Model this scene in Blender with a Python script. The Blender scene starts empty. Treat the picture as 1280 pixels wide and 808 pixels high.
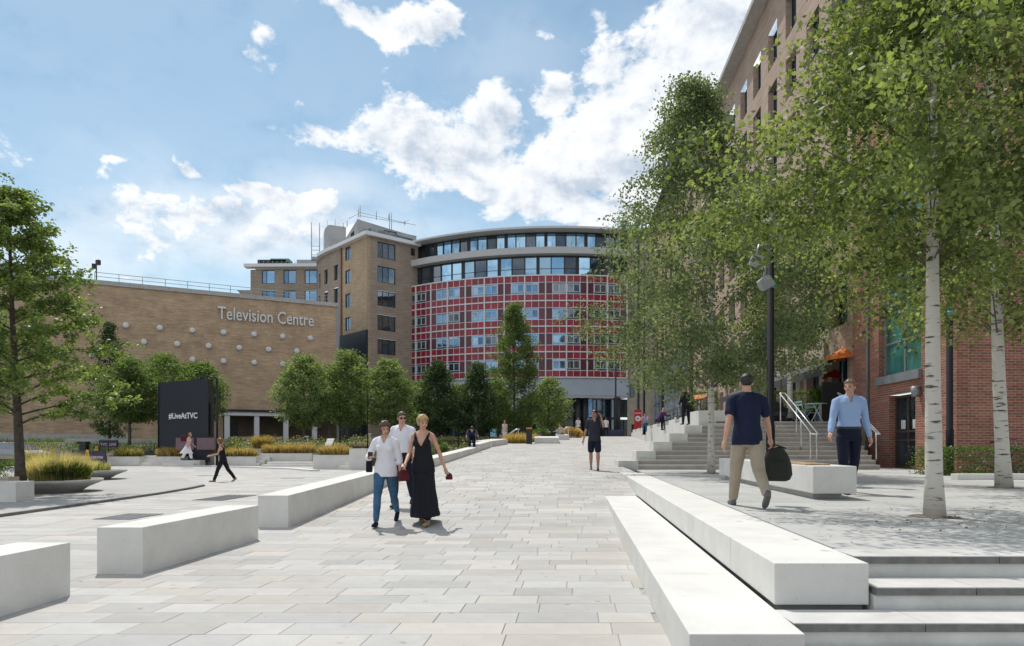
import bpy, bmesh, math, random
import numpy as np
from mathutils import Vector, Matrix, noise as mnoise
R = math.radians
random.seed(7)
SC = bpy.context.scene
COL = SC.collection

# ------------------------------------------------------------------ camera, light, sky
EYE = 0.77                      # metres above the upper terrace (z = 0)
F = 853.0
cam_d = bpy.data.cameras.new("camera"); cam = bpy.data.objects.new("camera", cam_d); COL.objects.link(cam)
cam.location = (0, 0, EYE); cam.rotation_euler = (R(90), 0, 0)
cam_d.sensor_width = 36; cam_d.lens = 24.0; cam_d.shift_y = 0.1195
cam_d.clip_start = 0.1; cam_d.clip_end = 6000
SC.camera = cam
SC.view_settings.view_transform = 'Standard'; SC.view_settings.look = 'None'
SC.view_settings.gamma = 1; SC.view_settings.exposure = 0.39

SUN_EL = R(62); SUN_AZ = R(-27)          # azimuth measured from +Y towards +X
sd = Vector((math.sin(SUN_AZ) * math.cos(SUN_EL), math.cos(SUN_AZ) * math.cos(SUN_EL), math.sin(SUN_EL)))
sun_d = bpy.data.lights.new("sun", 'SUN'); sun = bpy.data.objects.new("sun", sun_d); COL.objects.link(sun)
sun_d.energy = 2.75; sun_d.angle = R(0.6); sun_d.color = (1.0, 0.95, 0.88)
sun.rotation_euler = sd.to_track_quat('Z', 'Y').to_euler()

world = bpy.data.worlds.new("World"); SC.world = world; world.use_nodes = True
def build_world():
    nt = world.node_tree; nt.nodes.clear(); N = nt.nodes; L = nt.links
    def m(op, a, b=None, c=None, clamp=False):
        n = N.new('ShaderNodeMath'); n.operation = op; n.use_clamp = clamp
        for i, v in enumerate((a, b, c)):
            if v is None: continue
            if isinstance(v, (int, float)): n.inputs[i].default_value = v
            else: L.new(v, n.inputs[i])
        return n.outputs[0]
    out = N.new('ShaderNodeOutputWorld'); bg = N.new('ShaderNodeBackground'); bg.inputs[1].default_value = 0.11
    sky = N.new('ShaderNodeTexSky'); sky.sky_type = 'NISHITA'; sky.sun_disc = False
    sky.sun_elevation = SUN_EL; sky.sun_rotation = SUN_AZ
    sky.air_density = 1.0; sky.dust_density = 0.7; sky.ozone_density = 1.4
    tc = N.new('ShaderNodeTexCoord'); sep = N.new('ShaderNodeSeparateXYZ'); L.new(tc.outputs['Generated'], sep.inputs[0])
    az = m('ARCTAN2', sep.outputs[0], sep.outputs[1]); el = m('ARCSINE', sep.outputs[2])
    # warp
    comb = N.new('ShaderNodeCombineXYZ'); L.new(az, comb.inputs[0]); L.new(m('MULTIPLY', el, 1.5), comb.inputs[1])
    def nz(scale, det=6, rough=0.55, w=0.0, dist=0.0, off=None):
        n = N.new('ShaderNodeTexNoise'); n.noise_dimensions = '4D'; n.inputs['W'].default_value = w
        n.inputs['Scale'].default_value = scale; n.inputs['Detail'].default_value = det
        n.inputs['Roughness'].default_value = rough; n.inputs['Distortion'].default_value = dist
        if off:
            mp = N.new('ShaderNodeMapping'); mp.inputs['Location'].default_value = (off[0], off[1], 0); L.new(comb.outputs[0], mp.inputs[0]); L.new(mp.outputs[0], n.inputs['Vector'])
        else: L.new(comb.outputs[0], n.inputs['Vector'])
        return n.outputs[0]
    wx = m('MULTIPLY', m('SUBTRACT', nz(4, 4, w=3.1), 0.5), 0.22); wy = m('MULTIPLY', m('SUBTRACT', nz(5, 4, w=8.7), 0.5), 0.16)
    azw = m('ADD', az, wx); elw = m('ADD', el, wy)
    # cumulus banks of this sky: (azimuth, elevation, half widths, strength)
    def ae(px, py):
        return math.atan2(px - 640, F), math.atan2(557 - py, math.hypot(F, px - 640))
    banks = [(362, 146, 42, 11, .62), (420, 158, 80, 20, .75), (510, 165, 70, 42, .95), (590, 195, 90, 55, 1.05), (690, 225, 90, 62, 1.1), (690, 135, 42, 38, .9),
             (790, 190, 90, 80, 1.1), (780, 90, 60, 50, .8), (850, 110, 80, 90, 1.0), (890, 20, 90, 60, 1.0), (760, 25, 30, 26, .7), (620, 262, 60, 22, .75), (760, 275, 90, 30, 1.0),
             (370, 255, 70, 22, 1.0), (300, 285, 130, 34, .75), (410, 300, 110, 26, .7), (470, 8, 110, 22, 1.05), (560, 20, 30, 20, .6), (238, 210, 24, 12, .75),
             (318, 48, 18, 22, .62), (690, 43, 24, 10, .7), (150, 203, 14, 8, .6), (170, 328, 60, 8, .5), (20, 330, 50, 20, .35), (1100, 60, 190, 100, .9), (1500, 200, 250, 120, .8), (-330, 120, 200, 70, .6), (980, 330, 200, 40, .8)]
    tot = None
    for (px, py, hx, hy, s) in banks:
        a, e = ae(px, py); ra = hx / F; re = hy / F
        dx = m('DIVIDE', m('SUBTRACT', azw, a), ra); dy = m('DIVIDE', m('SUBTRACT', elw, e), re)
        g = m('MULTIPLY', m('EXPONENT', m('MULTIPLY', m('ADD', m('MULTIPLY', dx, dx), m('MULTIPLY', dy, dy)), -0.8)), s)
        tot = g if tot is None else m('MAXIMUM', tot, g)
    # behind the viewer: unseen broken cloud, its cover raised to add fill light
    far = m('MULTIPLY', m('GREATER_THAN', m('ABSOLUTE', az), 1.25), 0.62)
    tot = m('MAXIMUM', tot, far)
    n1 = nz(9, 10, 0.62, w=1.0, dist=0.25); n2 = nz(30, 8, 0.65, w=5.0); n1b = nz(9, 10, 0.62, w=1.0, dist=0.25, off=(-0.012, 0.03))
    dens = m('ADD', tot, m('ADD', m('MULTIPLY', m('SUBTRACT', n1, 0.5), 2.3), m('MULTIPLY', m('SUBTRACT', n2, 0.5), 0.9)))
    ramp = N.new('ShaderNodeMapRange'); ramp.interpolation_type = 'SMOOTHSTEP'
    L.new(dens, ramp.inputs[0]); ramp.inputs[1].default_value = 0.36; ramp.inputs[2].default_value = 0.72
    mask = ramp.outputs[0]
    # thin veil towards the horizon
    veil = m('MULTIPLY', m('EXPONENT', m('MULTIPLY', m('MAXIMUM', el, 0.0), -3.0)), 0.55)
    veil = m('MULTIPLY', veil, m('ADD', 0.55, m('MULTIPLY', nz(3, 5, w=12.0), 0.9)), clamp=True)
    soft = None
    for (px, py, hx, hy, s) in [(330, 290, 190, 46, .8), (420, 235, 110, 30, .5), (760, 190, 190, 120, .28), (90, 320, 200, 50, .55), (230, 220, 150, 40, .3), (640, 80, 120, 60, .25), (1200, 150, 300, 160, .4)]:
        a, e_ = ae(px, py); dx = m('DIVIDE', m('SUBTRACT', azw, a), hx/F); dy = m('DIVIDE', m('SUBTRACT', elw, e_), hy/F)
        g = m('MULTIPLY', m('EXPONENT', m('MULTIPLY', m('ADD', m('MULTIPLY', dx, dx), m('MULTIPLY', dy, dy)), -0.8)), s)
        soft = g if soft is None else m('MAXIMUM', soft, g)
    soft = m('MULTIPLY', soft, m('ADD', 0.35, m('MULTIPLY', nz(6, 7, 0.6, w=31.0), 1.2)), clamp=True)
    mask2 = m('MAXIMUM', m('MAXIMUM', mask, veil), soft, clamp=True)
    shade = nz(7, 5, 0.5, w=20.0)
    r2 = N.new('ShaderNodeValToRGB'); L.new(m('ADD', m('ADD', m('MULTIPLY', m('SUBTRACT', dens, 0.5), 0.5), m('SUBTRACT', shade, 0.25)), m('MULTIPLY', m('SUBTRACT', n1b, n1), 3.6)), r2.inputs[0])
    r2.color_ramp.elements[0].position = 0.0; r2.color_ramp.elements[0].color = (7.5, 7.6, 7.7, 1)
    r2.color_ramp.elements[1].position = 0.9; r2.color_ramp.elements[1].color = (4.0, 4.6, 5.4, 1)
    e = r2.color_ramp.elements.new(0.42); e.color = (6.4, 6.65, 6.95, 1)
    mix = N.new('ShaderNodeMix'); mix.data_type = 'RGBA'
    tint = N.new('ShaderNodeMix'); tint.data_type = 'RGBA'; tint.blend_type = 'MULTIPLY'; tint.inputs[0].default_value = 1
    L.new(sky.outputs[0], tint.inputs[6]); tint.inputs[7].default_value = (0.72, 0.905, 0.86, 1)
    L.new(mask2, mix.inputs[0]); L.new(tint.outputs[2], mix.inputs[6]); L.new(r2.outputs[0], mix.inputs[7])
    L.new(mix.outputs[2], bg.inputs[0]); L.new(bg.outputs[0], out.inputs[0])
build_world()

# ------------------------------------------------------------------ helpers
ORG = {}
def at(px, py, d):
    return Vector(((px - 640) / F * d, d, EYE + (557 - py) / F * d))
def on_z(px, py, z):
    d = (EYE - z) * F / (py - 557)
    return Vector(((px - 640) / F * d, d, z))
def tag(o, label=None, cat=None, group=None, kind=None):
    if label: o['label'] = label
    if cat: o['category'] = cat
    if group: o['group'] = group
    if kind: o['kind'] = kind
    return o
def thing(name, label, cat, loc=(0, 0, 0), group=None):
    o = bpy.data.objects.new(name, None); COL.objects.link(o); o.location = loc
    o.empty_display_size = 0.2
    ORG[o.name] = Vector(loc); return tag(o, label, cat, group)
def link(name, me, mat=None, parent=None, loc=None):
    o = bpy.data.objects.new(name, me); COL.objects.link(o)
    if mat is not None and not me.materials: me.materials.append(mat)
    if parent is not None:
        o.parent = parent; ORG[o.name] = ORG.get(parent.name, Vector()) + (Vector(loc) if loc else Vector())
    else: ORG[o.name] = Vector(loc) if loc else Vector()
    if loc: o.location = loc
    return o
def dup(o, parent=None, loc=None, **kw):
    c = o.copy(); COL.objects.link(c)
    if parent is not None: c.parent = parent
    if loc is not None: c.location = loc
    for k, v in kw.items(): c[k] = v
    for ch in list(o.children): dup(ch, c)
    return c

class MB:
    """collects faces in world coordinates"""
    def __init__(s): s.v = []; s.f = []; s.uv = {}; s.sm = []; s.mi = []
    def quad(s, a, b, c, d, uv=None, mi=0):
        i = len(s.v); s.v += [tuple(a), tuple(b), tuple(c), tuple(d)]; s.f.append((i, i+1, i+2, i+3)); s.sm.append(False); s.mi.append(mi)
        if uv: s.uv[len(s.f)-1] = uv
    def poly(s, pts, mi=0):
        i = len(s.v); s.v += [tuple(p) for p in pts]; s.f.append(tuple(range(i, i+len(pts)))); s.sm.append(False); s.mi.append(mi)
    def box(s, x0, x1, y0, y1, z0, z1):
        s.hexa([(x0,y0,z0),(x1,y0,z0),(x1,y1,z0),(x0,y1,z0)], [(x0,y0,z1),(x1,y0,z1),(x1,y1,z1),(x0,y1,z1)])
    def hexa(s, b, t, mi=0):
        i = len(s.v); s.v += [tuple(p) for p in b] + [tuple(p) for p in t]
        for f in ((3,2,1,0),(4,5,6,7),(0,1,5,4),(1,2,6,5),(2,3,7,6),(3,0,4,7)):
            s.f.append(tuple(i+k for k in f)); s.sm.append(False); s.mi.append(mi)
    def obox(s, c, sx, sy, sz, rz=0, mi=0):
        """centre of the bottom face c"""
        ca, sa = math.cos(rz), math.sin(rz)
        pts = [(c[0]+ca*x-sa*y, c[1]+sa*x+ca*y) for x, y in ((-sx/2,-sy/2),(sx/2,-sy/2),(sx/2,sy/2),(-sx/2,sy/2))]
        s.hexa([(x,y,c[2]) for x,y in pts], [(x,y,c[2]+sz) for x,y in pts], mi)
    def tube(s, pts, rad, n=8, cap=True, smooth=True, squash=None):
        pts = [Vector(p) for p in pts]
        if isinstance(rad, (int, float)): rad = [rad]*len(pts)
        i0 = len(s.v); up = Vector((0.13, 0.21, 1)).normalized(); pu = None
        for k, p in enumerate(pts):
            d = (pts[min(k+1, len(pts)-1)] - pts[max(k-1, 0)])
            if d.length < 1e-9: d = Vector((0,0,1))
            d.normalize()
            u = (pu if pu is not None else (Vector((1,0,0)) if abs(d.z) > .8 else up))
            u = (u - d*u.dot(d))
            if u.length < 1e-4: u = Vector((1,0,0)) - d*d.x
            u.normalize(); pu = u; w = d.cross(u)
            for j in range(n):
                a = 2*math.pi*j/n; s.v.append(tuple(p + (u*math.cos(a) + w*math.sin(a))*rad[k]))
        for k in range(len(pts)-1):
            for j in range(n):
                a = i0+k*n+j; b = i0+k*n+(j+1) % n
                s.f.append((a, b, b+n, a+n)); s.sm.append(smooth); s.mi.append(0)
        if cap:
            s.f.append(tuple(i0+j for j in range(n-1, -1, -1))); s.sm.append(False); s.mi.append(0)
            e = i0+(len(pts)-1)*n; s.f.append(tuple(e+j for j in range(n))); s.sm.append(False); s.mi.append(0)
    def rings(s, rings, n=20, smooth=True, cap=True):
        """rings: list of (centre, rx, ry[, rot]) horizontal-ish ellipses"""
        i0 = len(s.v)
        for c, rx, ry in rings:
            for j in range(n):
                a = 2*math.pi*j/n; s.v.append((c[0]+rx*math.cos(a), c[1]+ry*math.sin(a), c[2]))
        for k in range(len(rings)-1):
            for j in range(n):
                a = i0+k*n+j; b = i0+k*n+(j+1) % n
                s.f.append((a, b, b+n, a+n)); s.sm.append(smooth); s.mi.append(0)
        if cap:
            s.f.append(tuple(i0+j for j in range(n-1, -1, -1))); s.sm.append(False); s.mi.append(0)
            e = i0+(len(rings)-1)*n; s.f.append(tuple(e+j for j in range(n))); s.sm.append(False); s.mi.append(0)
    def build(s, name, mat=None, parent=None, kind=None, bevel=0, tone=None, origin=None):
        me = bpy.data.meshes.new(name)
        o0 = ORG.get(parent.name, Vector()) if parent is not None else Vector()
        if origin is not None: o0 = Vector(origin)
        me.from_pydata([(x-o0[0], y-o0[1], z-o0[2]) for x, y, z in s.v], [], s.f)
        if s.uv:
            uvl = me.uv_layers.new(name="UVMap")
            for fi, uv in s.uv.items():
                p = me.polygons[fi]
                for li, c in zip(p.loop_indices, uv): uvl.data[li].uv = c
        me.polygons.foreach_set('use_smooth', s.sm)
        if isinstance(mat, (list, tuple)):
            for m_ in mat: me.materials.append(m_)
            me.polygons.foreach_set('material_index', s.mi)
        elif mat: me.materials.append(mat)
        if tone is not None:
            a = me.attributes.new('tone', 'FLOAT', 'FACE'); a.data.foreach_set('value', np.array(tone, dtype=np.float32))
        if bevel:
            bm = bmesh.new(); bm.from_mesh(me); bmesh.ops.remove_doubles(bm, verts=bm.verts, dist=1e-5)
            bmesh.ops.bevel(bm, geom=[e for e in bm.edges if len(e.link_faces) == 2 and e.calc_face_angle(0) > .5], offset=bevel, segments=2, profile=.6, affect='EDGES', clamp_overlap=True)
            bm.to_mesh(me); bm.free()
        me.update()
        o = bpy.data.objects.new(name, me); COL.objects.link(o)
        if parent is not None: o.parent = parent; ORG[o.name] = ORG.get(parent.name, Vector())
        elif origin is not None: o.location = origin; ORG[o.name] = Vector(origin)
        else: ORG[o.name] = Vector()
        if kind: o['kind'] = kind
        return o

# ------------------------------------------------------------------ materials
def newmat(name):
    m = bpy.data.materials.new(name); m.use_nodes = True
    nt = m.node_tree; return m, nt, nt.nodes, nt.links, nt.nodes['Principled BSDF']
def lin(r, g, b):
    f = lambda c: (c/255/12.92) if c/255 <= .04045 else ((c/255+.055)/1.055)**2.4
    return (f(r), f(g), f(b))
def pm(name, col, rough=.6, metal=0.0, var=.12, vscale=3.0, bump=.0, bscale=40.0, spec=.5, col2=None, tone=None, tamt=.3, emis=None, fine=.0, pits=0, blot=0, hue=None, gum=False):
    """procedural surface: two octaves of mottling, optional per-piece tone and fine relief"""
    m, nt, N, L, P = newmat(name)
    tc = N.new('ShaderNodeTexCoord')
    n = N.new('ShaderNodeTexNoise'); n.inputs['Scale'].default_value = vscale; n.inputs['Detail'].default_value = 8; n.inputs['Roughness'].default_value = .62
    L.new(tc.outputs['Object'], n.inputs['Vector'])
    mx = N.new('ShaderNodeMix'); mx.data_type = 'RGBA'
    c2 = col2 if col2 else tuple(c*(1-var*1.6) for c in col)
    c1 = col if col2 else tuple(min(1, c*(1+var*.6)) for c in col)
    mx.inputs[6].default_value = (*c2, 1); mx.inputs[7].default_value = (*c1, 1)
    mr = N.new('ShaderNodeMapRange'); mr.inputs[1].default_value = .32; mr.inputs[2].default_value = .68
    L.new(n.outputs[0], mr.inputs[0]); L.new(mr.outputs[0], mx.inputs[0])
    out = mx.outputs[2]
    if tone:
        if tone == 'obj': oi = N.new('ShaderNodeObjectInfo'); t = oi.outputs['Random']
        else: a = N.new('ShaderNodeAttribute'); a.attribute_name = 'tone'; t = a.outputs['Fac']
        rp = N.new('ShaderNodeMapRange'); rp.inputs[3].default_value = 1-tamt; rp.inputs[4].default_value = 1+tamt
        L.new(t, rp.inputs[0])
        mm = N.new('ShaderNodeMix'); mm.data_type = 'RGBA'; mm.blend_type = 'MULTIPLY'; mm.inputs[0].default_value = 1
        L.new(out, mm.inputs[6]); L.new(rp.outputs[0], mm.inputs[7]); out = mm.outputs[2]
        if hue:
            fr = N.new('ShaderNodeMath'); fr.operation = 'FRACT'; ml = N.new('ShaderNodeMath'); ml.operation = 'MULTIPLY'; ml.inputs[1].default_value = 7.31
            L.new(t, ml.inputs[0]); L.new(ml.outputs[0], fr.inputs[0]); cr = N.new('ShaderNodeValToRGB'); cr.color_ramp.interpolation = 'CONSTANT'
            for i, h in enumerate(hue):
                e_ = cr.color_ramp.elements[i] if i < 2 else cr.color_ramp.elements.new(i/len(hue))
                e_.position = i/len(hue); e_.color = (*h, 1)
            L.new(fr.outputs[0], cr.inputs[0]); mh = N.new('ShaderNodeMix'); mh.data_type = 'RGBA'; mh.blend_type = 'MULTIPLY'; mh.inputs[0].default_value = 1
            L.new(out, mh.inputs[6]); L.new(cr.outputs[0], mh.inputs[7]); out = mh.outputs[2]
    def spots(scale, lo, hi, val, det=2, geo=True):
        nonlocal out
        nn = N.new('ShaderNodeTexNoise'); nn.inputs['Scale'].default_value = scale; nn.inputs['Detail'].default_value = det
        if geo: ge = N.new('ShaderNodeNewGeometry'); L.new(ge.outputs['Position'], nn.inputs['Vector'])
        else: L.new(tc.outputs['Object'], nn.inputs['Vector'])
        rr_ = N.new('ShaderNodeMapRange'); rr_.inputs[1].default_value = lo; rr_.inputs[2].default_value = hi; rr_.inputs[3].default_value = 1; rr_.inputs[4].default_value = val
        L.new(nn.outputs[0], rr_.inputs[0]); mz = N.new('ShaderNodeMix'); mz.data_type = 'RGBA'; mz.blend_type = 'MULTIPLY'; mz.inputs[0].default_value = 1
        L.new(out, mz.inputs[6]); L.new(rr_.outputs[0], mz.inputs[7]); out = mz.outputs[2]
    if pits: spots(34, .70, .73, 1-pits, 1, False); spots(90, .70, .74, 1-pits*.6, 1, False)
    if blot: spots(.33, .45, .75, 1-blot, 5); spots(1.7, .5, .8, 1-blot*.8, 6)
    if gum: spots(7.5, .735, .75, .72, 1); spots(4.1, .74, .76, .8, 2)
    if fine:
        n3 = N.new('ShaderNodeTexNoise'); n3.inputs['Scale'].default_value = 260; n3.inputs['Detail'].default_value = 3
        L.new(tc.outputs['Object'], n3.inputs['Vector'])
        r3 = N.new('ShaderNodeMapRange'); r3.inputs[1].default_value = .3; r3.inputs[2].default_value = .7; r3.inputs[3].default_value = 1-fine; r3.inputs[4].default_value = 1+fine
        L.new(n3.outputs[0], r3.inputs[0])
        mm = N.new('ShaderNodeMix'); mm.data_type = 'RGBA'; mm.blend_type = 'MULTIPLY'; mm.inputs[0].default_value = 1
        L.new(out, mm.inputs[6]); L.new(r3.outputs[0], mm.inputs[7]); out = mm.outputs[2]
    L.new(out, P.inputs['Base Color'])
    P.inputs['Roughness'].default_value = rough; P.inputs['Metallic'].default_value = metal
    P.inputs['Specular IOR Level'].default_value = spec
    if bump:
        n2 = N.new('ShaderNodeTexNoise'); n2.inputs['Scale'].default_value = bscale; n2.inputs['Detail'].default_value = 6
        L.new(tc.outputs['Object'], n2.inputs['Vector'])
        b = N.new('ShaderNodeBump'); b.inputs['Strength'].default_value = bump; b.inputs['Distance'].default_value = .01
        L.new(n2.outputs[0], b.inputs['Height']); L.new(b.outputs[0], P.inputs['Normal'])
    if emis:
        P.inputs['Emission Color'].default_value = (*emis[0], 1); P.inputs['Emission Strength'].default_value = emis[1]
    return m
def brickmat(name, c1, c2, mortar, bw=.235, bh=.078, ms=.011, patch=.25, bump=.4):
    m, nt, N, L, P = newmat(name)
    uv = N.new('ShaderNodeUVMap'); b = N.new('ShaderNodeTexBrick')
    b.inputs['Scale'].default_value = 1; b.inputs['Brick Width'].default_value = bw; b.inputs['Row Height'].default_value = bh
    b.inputs['Mortar Size'].default_value = ms; b.inputs['Mortar Smooth'].default_value = .3; b.inputs['Bias'].default_value = -.1
    b.inputs['Color1'].default_value = (*c1, 1); b.inputs['Color2'].default_value = (*c2, 1); b.inputs['Mortar'].default_value = (*mortar, 1)
    L.new(uv.outputs[0], b.inputs['Vector'])
    n = N.new('ShaderNodeTexNoise'); n.inputs['Scale'].default_value = .55; n.inputs['Detail'].default_value = 9; n.inputs['Roughness'].default_value = .65
    L.new(uv.outputs[0], n.inputs['Vector'])
    r = N.new('ShaderNodeMapRange'); r.inputs[1].default_value = .3; r.inputs[2].default_value = .7; r.inputs[3].default_value = 1-patch; r.inputs[4].default_value = 1+patch*.7
    L.new(n.outputs[0], r.inputs[0])
    # horizontal course variation
    mp = N.new('ShaderNodeMapping'); mp.inputs['Scale'].default_value = (.6, 7, 1); L.new(uv.outputs[0], mp.inputs[0])
    n4 = N.new('ShaderNodeTexNoise'); n4.inputs['Scale'].default_value = 1.2; n4.inputs['Detail'].default_value = 6; L.new(mp.outputs[0], n4.inputs['Vector'])
    r4 = N.new('ShaderNodeMapRange'); r4.inputs[1].default_value = .3; r4.inputs[2].default_value = .7; r4.inputs[3].default_value = .78; r4.inputs[4].default_value = 1.2
    L.new(n4.outputs[0], r4.inputs[0])
    mu = N.new('ShaderNodeMath'); mu.operation = 'MULTIPLY'; L.new(r.outputs[0], mu.inputs[0]); L.new(r4.outputs[0], mu.inputs[1])
    mm = N.new('ShaderNodeMix'); mm.data_type = 'RGBA'; mm.blend_type = 'MULTIPLY'; mm.inputs[0].default_value = 1
    L.new(b.outputs[0], mm.inputs[6]); L.new(mu.outputs[0], mm.inputs[7]); L.new(mm.outputs[2], P.inputs['Base Color'])
    P.inputs['Roughness'].default_value = .85; P.inputs['Specular IOR Level'].default_value = .25
    bp = N.new('ShaderNodeBump'); bp.inputs['Strength'].default_value = bump; bp.inputs['Distance'].default_value = .006; bp.invert = True
    L.new(b.outputs['Fac'], bp.inputs['Height']); L.new(bp.outputs[0], P.inputs['Normal'])
    return m
def glassmat(name, dark=(.02, .03, .04), refl=(.75, .86, 1), lo=.15, hi=.5, rough=.02):
    m, nt, N, L, P = newmat(name); N.remove(P)
    out = [n for n in N if n.type == 'OUTPUT_MATERIAL'][0]
    d = N.new('ShaderNodeBsdfDiffuse'); g = N.new('ShaderNodeBsdfGlossy'); g.inputs['Roughness'].default_value = rough
    g.inputs['Color'].default_value = (*refl, 1)
    tc = N.new('ShaderNodeTexCoord')
    n = N.new('ShaderNodeTexNoise'); n.inputs['Scale'].default_value = 1.1; n.inputs['Detail'].default_value = 3; L.new(tc.outputs['Object'], n.inputs['Vector'])
    mx = N.new('ShaderNodeMix'); mx.data_type = 'RGBA'; mx.inputs[6].default_value = (*dark, 1); mx.inputs[7].default_value = (*[c*3.2 for c in dark], 1)
    rr = N.new('ShaderNodeMapRange'); rr.inputs[1].default_value = .4; rr.inputs[2].default_value = .75; L.new(n.outputs[0], rr.inputs[0]); L.new(rr.outputs[0], mx.inputs[0])
    L.new(mx.outputs[2], d.inputs[0])
    n5 = N.new('ShaderNodeTexNoise'); n5.inputs['Scale'].default_value = .8; L.new(tc.outputs['Object'], n5.inputs['Vector'])
    bp = N.new('ShaderNodeBump'); bp.inputs['Strength'].default_value = .06; bp.inputs['Distance'].default_value = .05; L.new(n5.outputs[0], bp.inputs['Height']); L.new(bp.outputs[0], g.inputs['Normal'])
    oi = N.new('ShaderNodeObjectInfo'); r = N.new('ShaderNodeMapRange'); r.inputs[3].default_value = lo; r.inputs[4].default_value = hi
    L.new(oi.outputs['Random'], r.inputs[0])
    ms = N.new('ShaderNodeMixShader'); L.new(r.outputs[0], ms.inputs[0]); L.new(d.outputs[0], ms.inputs[1]); L.new(g.outputs[0], ms.inputs[2])
    L.new(ms.outputs[0], out.inputs[0]); return m
def leafmat(name, a, b, trans=.35, rough=.45, spec=.5):
    m, nt, N, L, P = newmat(name)
    out = [n for n in N if n.type == 'OUTPUT_MATERIAL'][0]
    at_ = N.new('ShaderNodeAttribute'); at_.attribute_name = 'tone'
    mx = N.new('ShaderNodeMix'); mx.data_type = 'RGBA'; mx.inputs[6].default_value = (*a, 1); mx.inputs[7].default_value = (*b, 1)
    L.new(at_.outputs['Fac'], mx.inputs[0]); L.new(mx.outputs[2], P.inputs['Base Color'])
    P.inputs['Roughness'].default_value = rough; P.inputs['Specular IOR Level'].default_value = spec
    t = N.new('ShaderNodeBsdfTranslucent')
    tm = N.new('ShaderNodeMix'); tm.data_type = 'RGBA'; tm.blend_type = 'MULTIPLY'; tm.inputs[0].default_value = 1
    L.new(mx.outputs[2], tm.inputs[6]); tm.inputs[7].default_value = (1.95, 2.05, .85, 1); L.new(tm.outputs[2], t.inputs[0])
    ms = N.new('ShaderNodeMixShader'); ms.inputs[0].default_value = trans
    L.new(P.outputs[0], ms.inputs[1]); L.new(t.outputs[0], ms.inputs[2]); L.new(ms.outputs[0], out.inputs[0]); return m

HUES = [(1, 1, 1), (1.015, 1, .98), (.98, .995, 1.01), (1.03, 1.0, .96), (.99, 1, 1.005)]
CONC = pm('pale_concrete', (.665, .65, .615), .75, var=.07, pits=.16, blot=.07, vscale=2.2, bump=.12, bscale=60, fine=.04)
CONC_G = pm('grey_concrete', (.46, .455, .43), .8, pits=.3, blot=.08, var=.12, vscale=3, bump=.15, bscale=50, fine=.05)
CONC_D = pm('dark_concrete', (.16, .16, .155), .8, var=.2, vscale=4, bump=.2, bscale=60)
SLAB_O = pm('paving_stone', (.452, .435, .412), .7, var=.09, blot=.09, hue=HUES, vscale=1.7, gum=True, bump=.1, bscale=90, tone='obj', tamt=.13, fine=.07)
SLAB_A = pm('paving_stone_far', (.452, .435, .412), .7, var=.09, blot=.09, hue=HUES, vscale=1.7, gum=True, bump=.1, bscale=90, tone='attr', tamt=.13, fine=.07)
GROUT = pm('joint_mortar', (.36, .35, .33), .9, var=.2, vscale=8)
DARKSTONE = pm('dark_granite', (.17, .165, .16), .7, var=.2, vscale=14, bump=.15, bscale=90, fine=.15)
STEPWHITE = pm('step_concrete', (.68, .67, .64), .75, var=.12, vscale=3, bump=.1, fine=.05)
BRICK_TAN = brickmat('tan_brick', (.53, .37, .24), (.44, .30, .195), (.48, .37, .265), patch=.26)
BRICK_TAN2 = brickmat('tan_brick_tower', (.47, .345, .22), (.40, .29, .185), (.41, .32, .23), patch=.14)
BRICK_RED = brickmat('red_brick', (.37, .14, .095), (.25, .09, .065), (.38, .30, .24), patch=.22)
BRICK_PINK = brickmat('pale_pink_brick', (.46, .34, .265), (.41, .30, .23), (.42, .32, .26), patch=.12)
BRICK_SHADED = brickmat('tower_brick_shaded', (.36, .285, .225), (.30, .235, .185), (.33, .275, .225), patch=.14)  # tower brick darkened and greyed, the shade put into its colour
GLASS_B = glassmat('glazing_blue', dark=(.02, .05, .08), lo=.45, hi=.8, refl=(.48, .74, .95))
GLASS_R = glassmat('facade_glass', dark=(.02, .045, .07), lo=.08, hi=.26, refl=(.5, .75, .95))
MATTBLACK = pm('matt_black_paint', (.012, .013, .016), .75, spec=.2, var=.1)
STONE_B = pm('beige_stone', (.42, .36, .28), .8, var=.15, vscale=1.4, bump=.1)
METAL_D = pm('dark_metal', (.028, .03, .036), .4, metal=.3, var=.2, vscale=5)
METAL_G = pm('grey_metal', (.32, .33, .35), .45, metal=.4, var=.1, vscale=3)
STEEL = pm('brushed_steel', (.62, .61, .6), .3, metal=.9, var=.06, vscale=12)
WHITEP = pm('white_paint', (.70, .70, .70), .5, var=.04, vscale=3)
RED = pm('red_glazed_panel', (.29, .012, .036), .3, var=.14, vscale=.4, tone='obj', tamt=.28, spec=.6)
PURP = pm('plum_glazed_panel', (.115, .018, .045), .3, var=.15, vscale=.4, tone='obj', tamt=.3, spec=.6)
GLASS = glassmat('window_glass', dark=(.02, .045, .075), lo=.22, hi=.6, refl=(.42, .68, .95))
GLASS_D = glassmat('dark_window_glass', dark=(.016, .024, .030), lo=.06, hi=.24)
GLASS_G = glassmat('green_window_glass', dark=(.03, .11, .10), refl=(.6, .95, .9), lo=.2, hi=.3)
BLACK = pm('black_panel', (.012, .016, .026), .5, var=.1)
SKINM = pm('skin', (.55, .30, .21), .5, var=.08, vscale=8)
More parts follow.
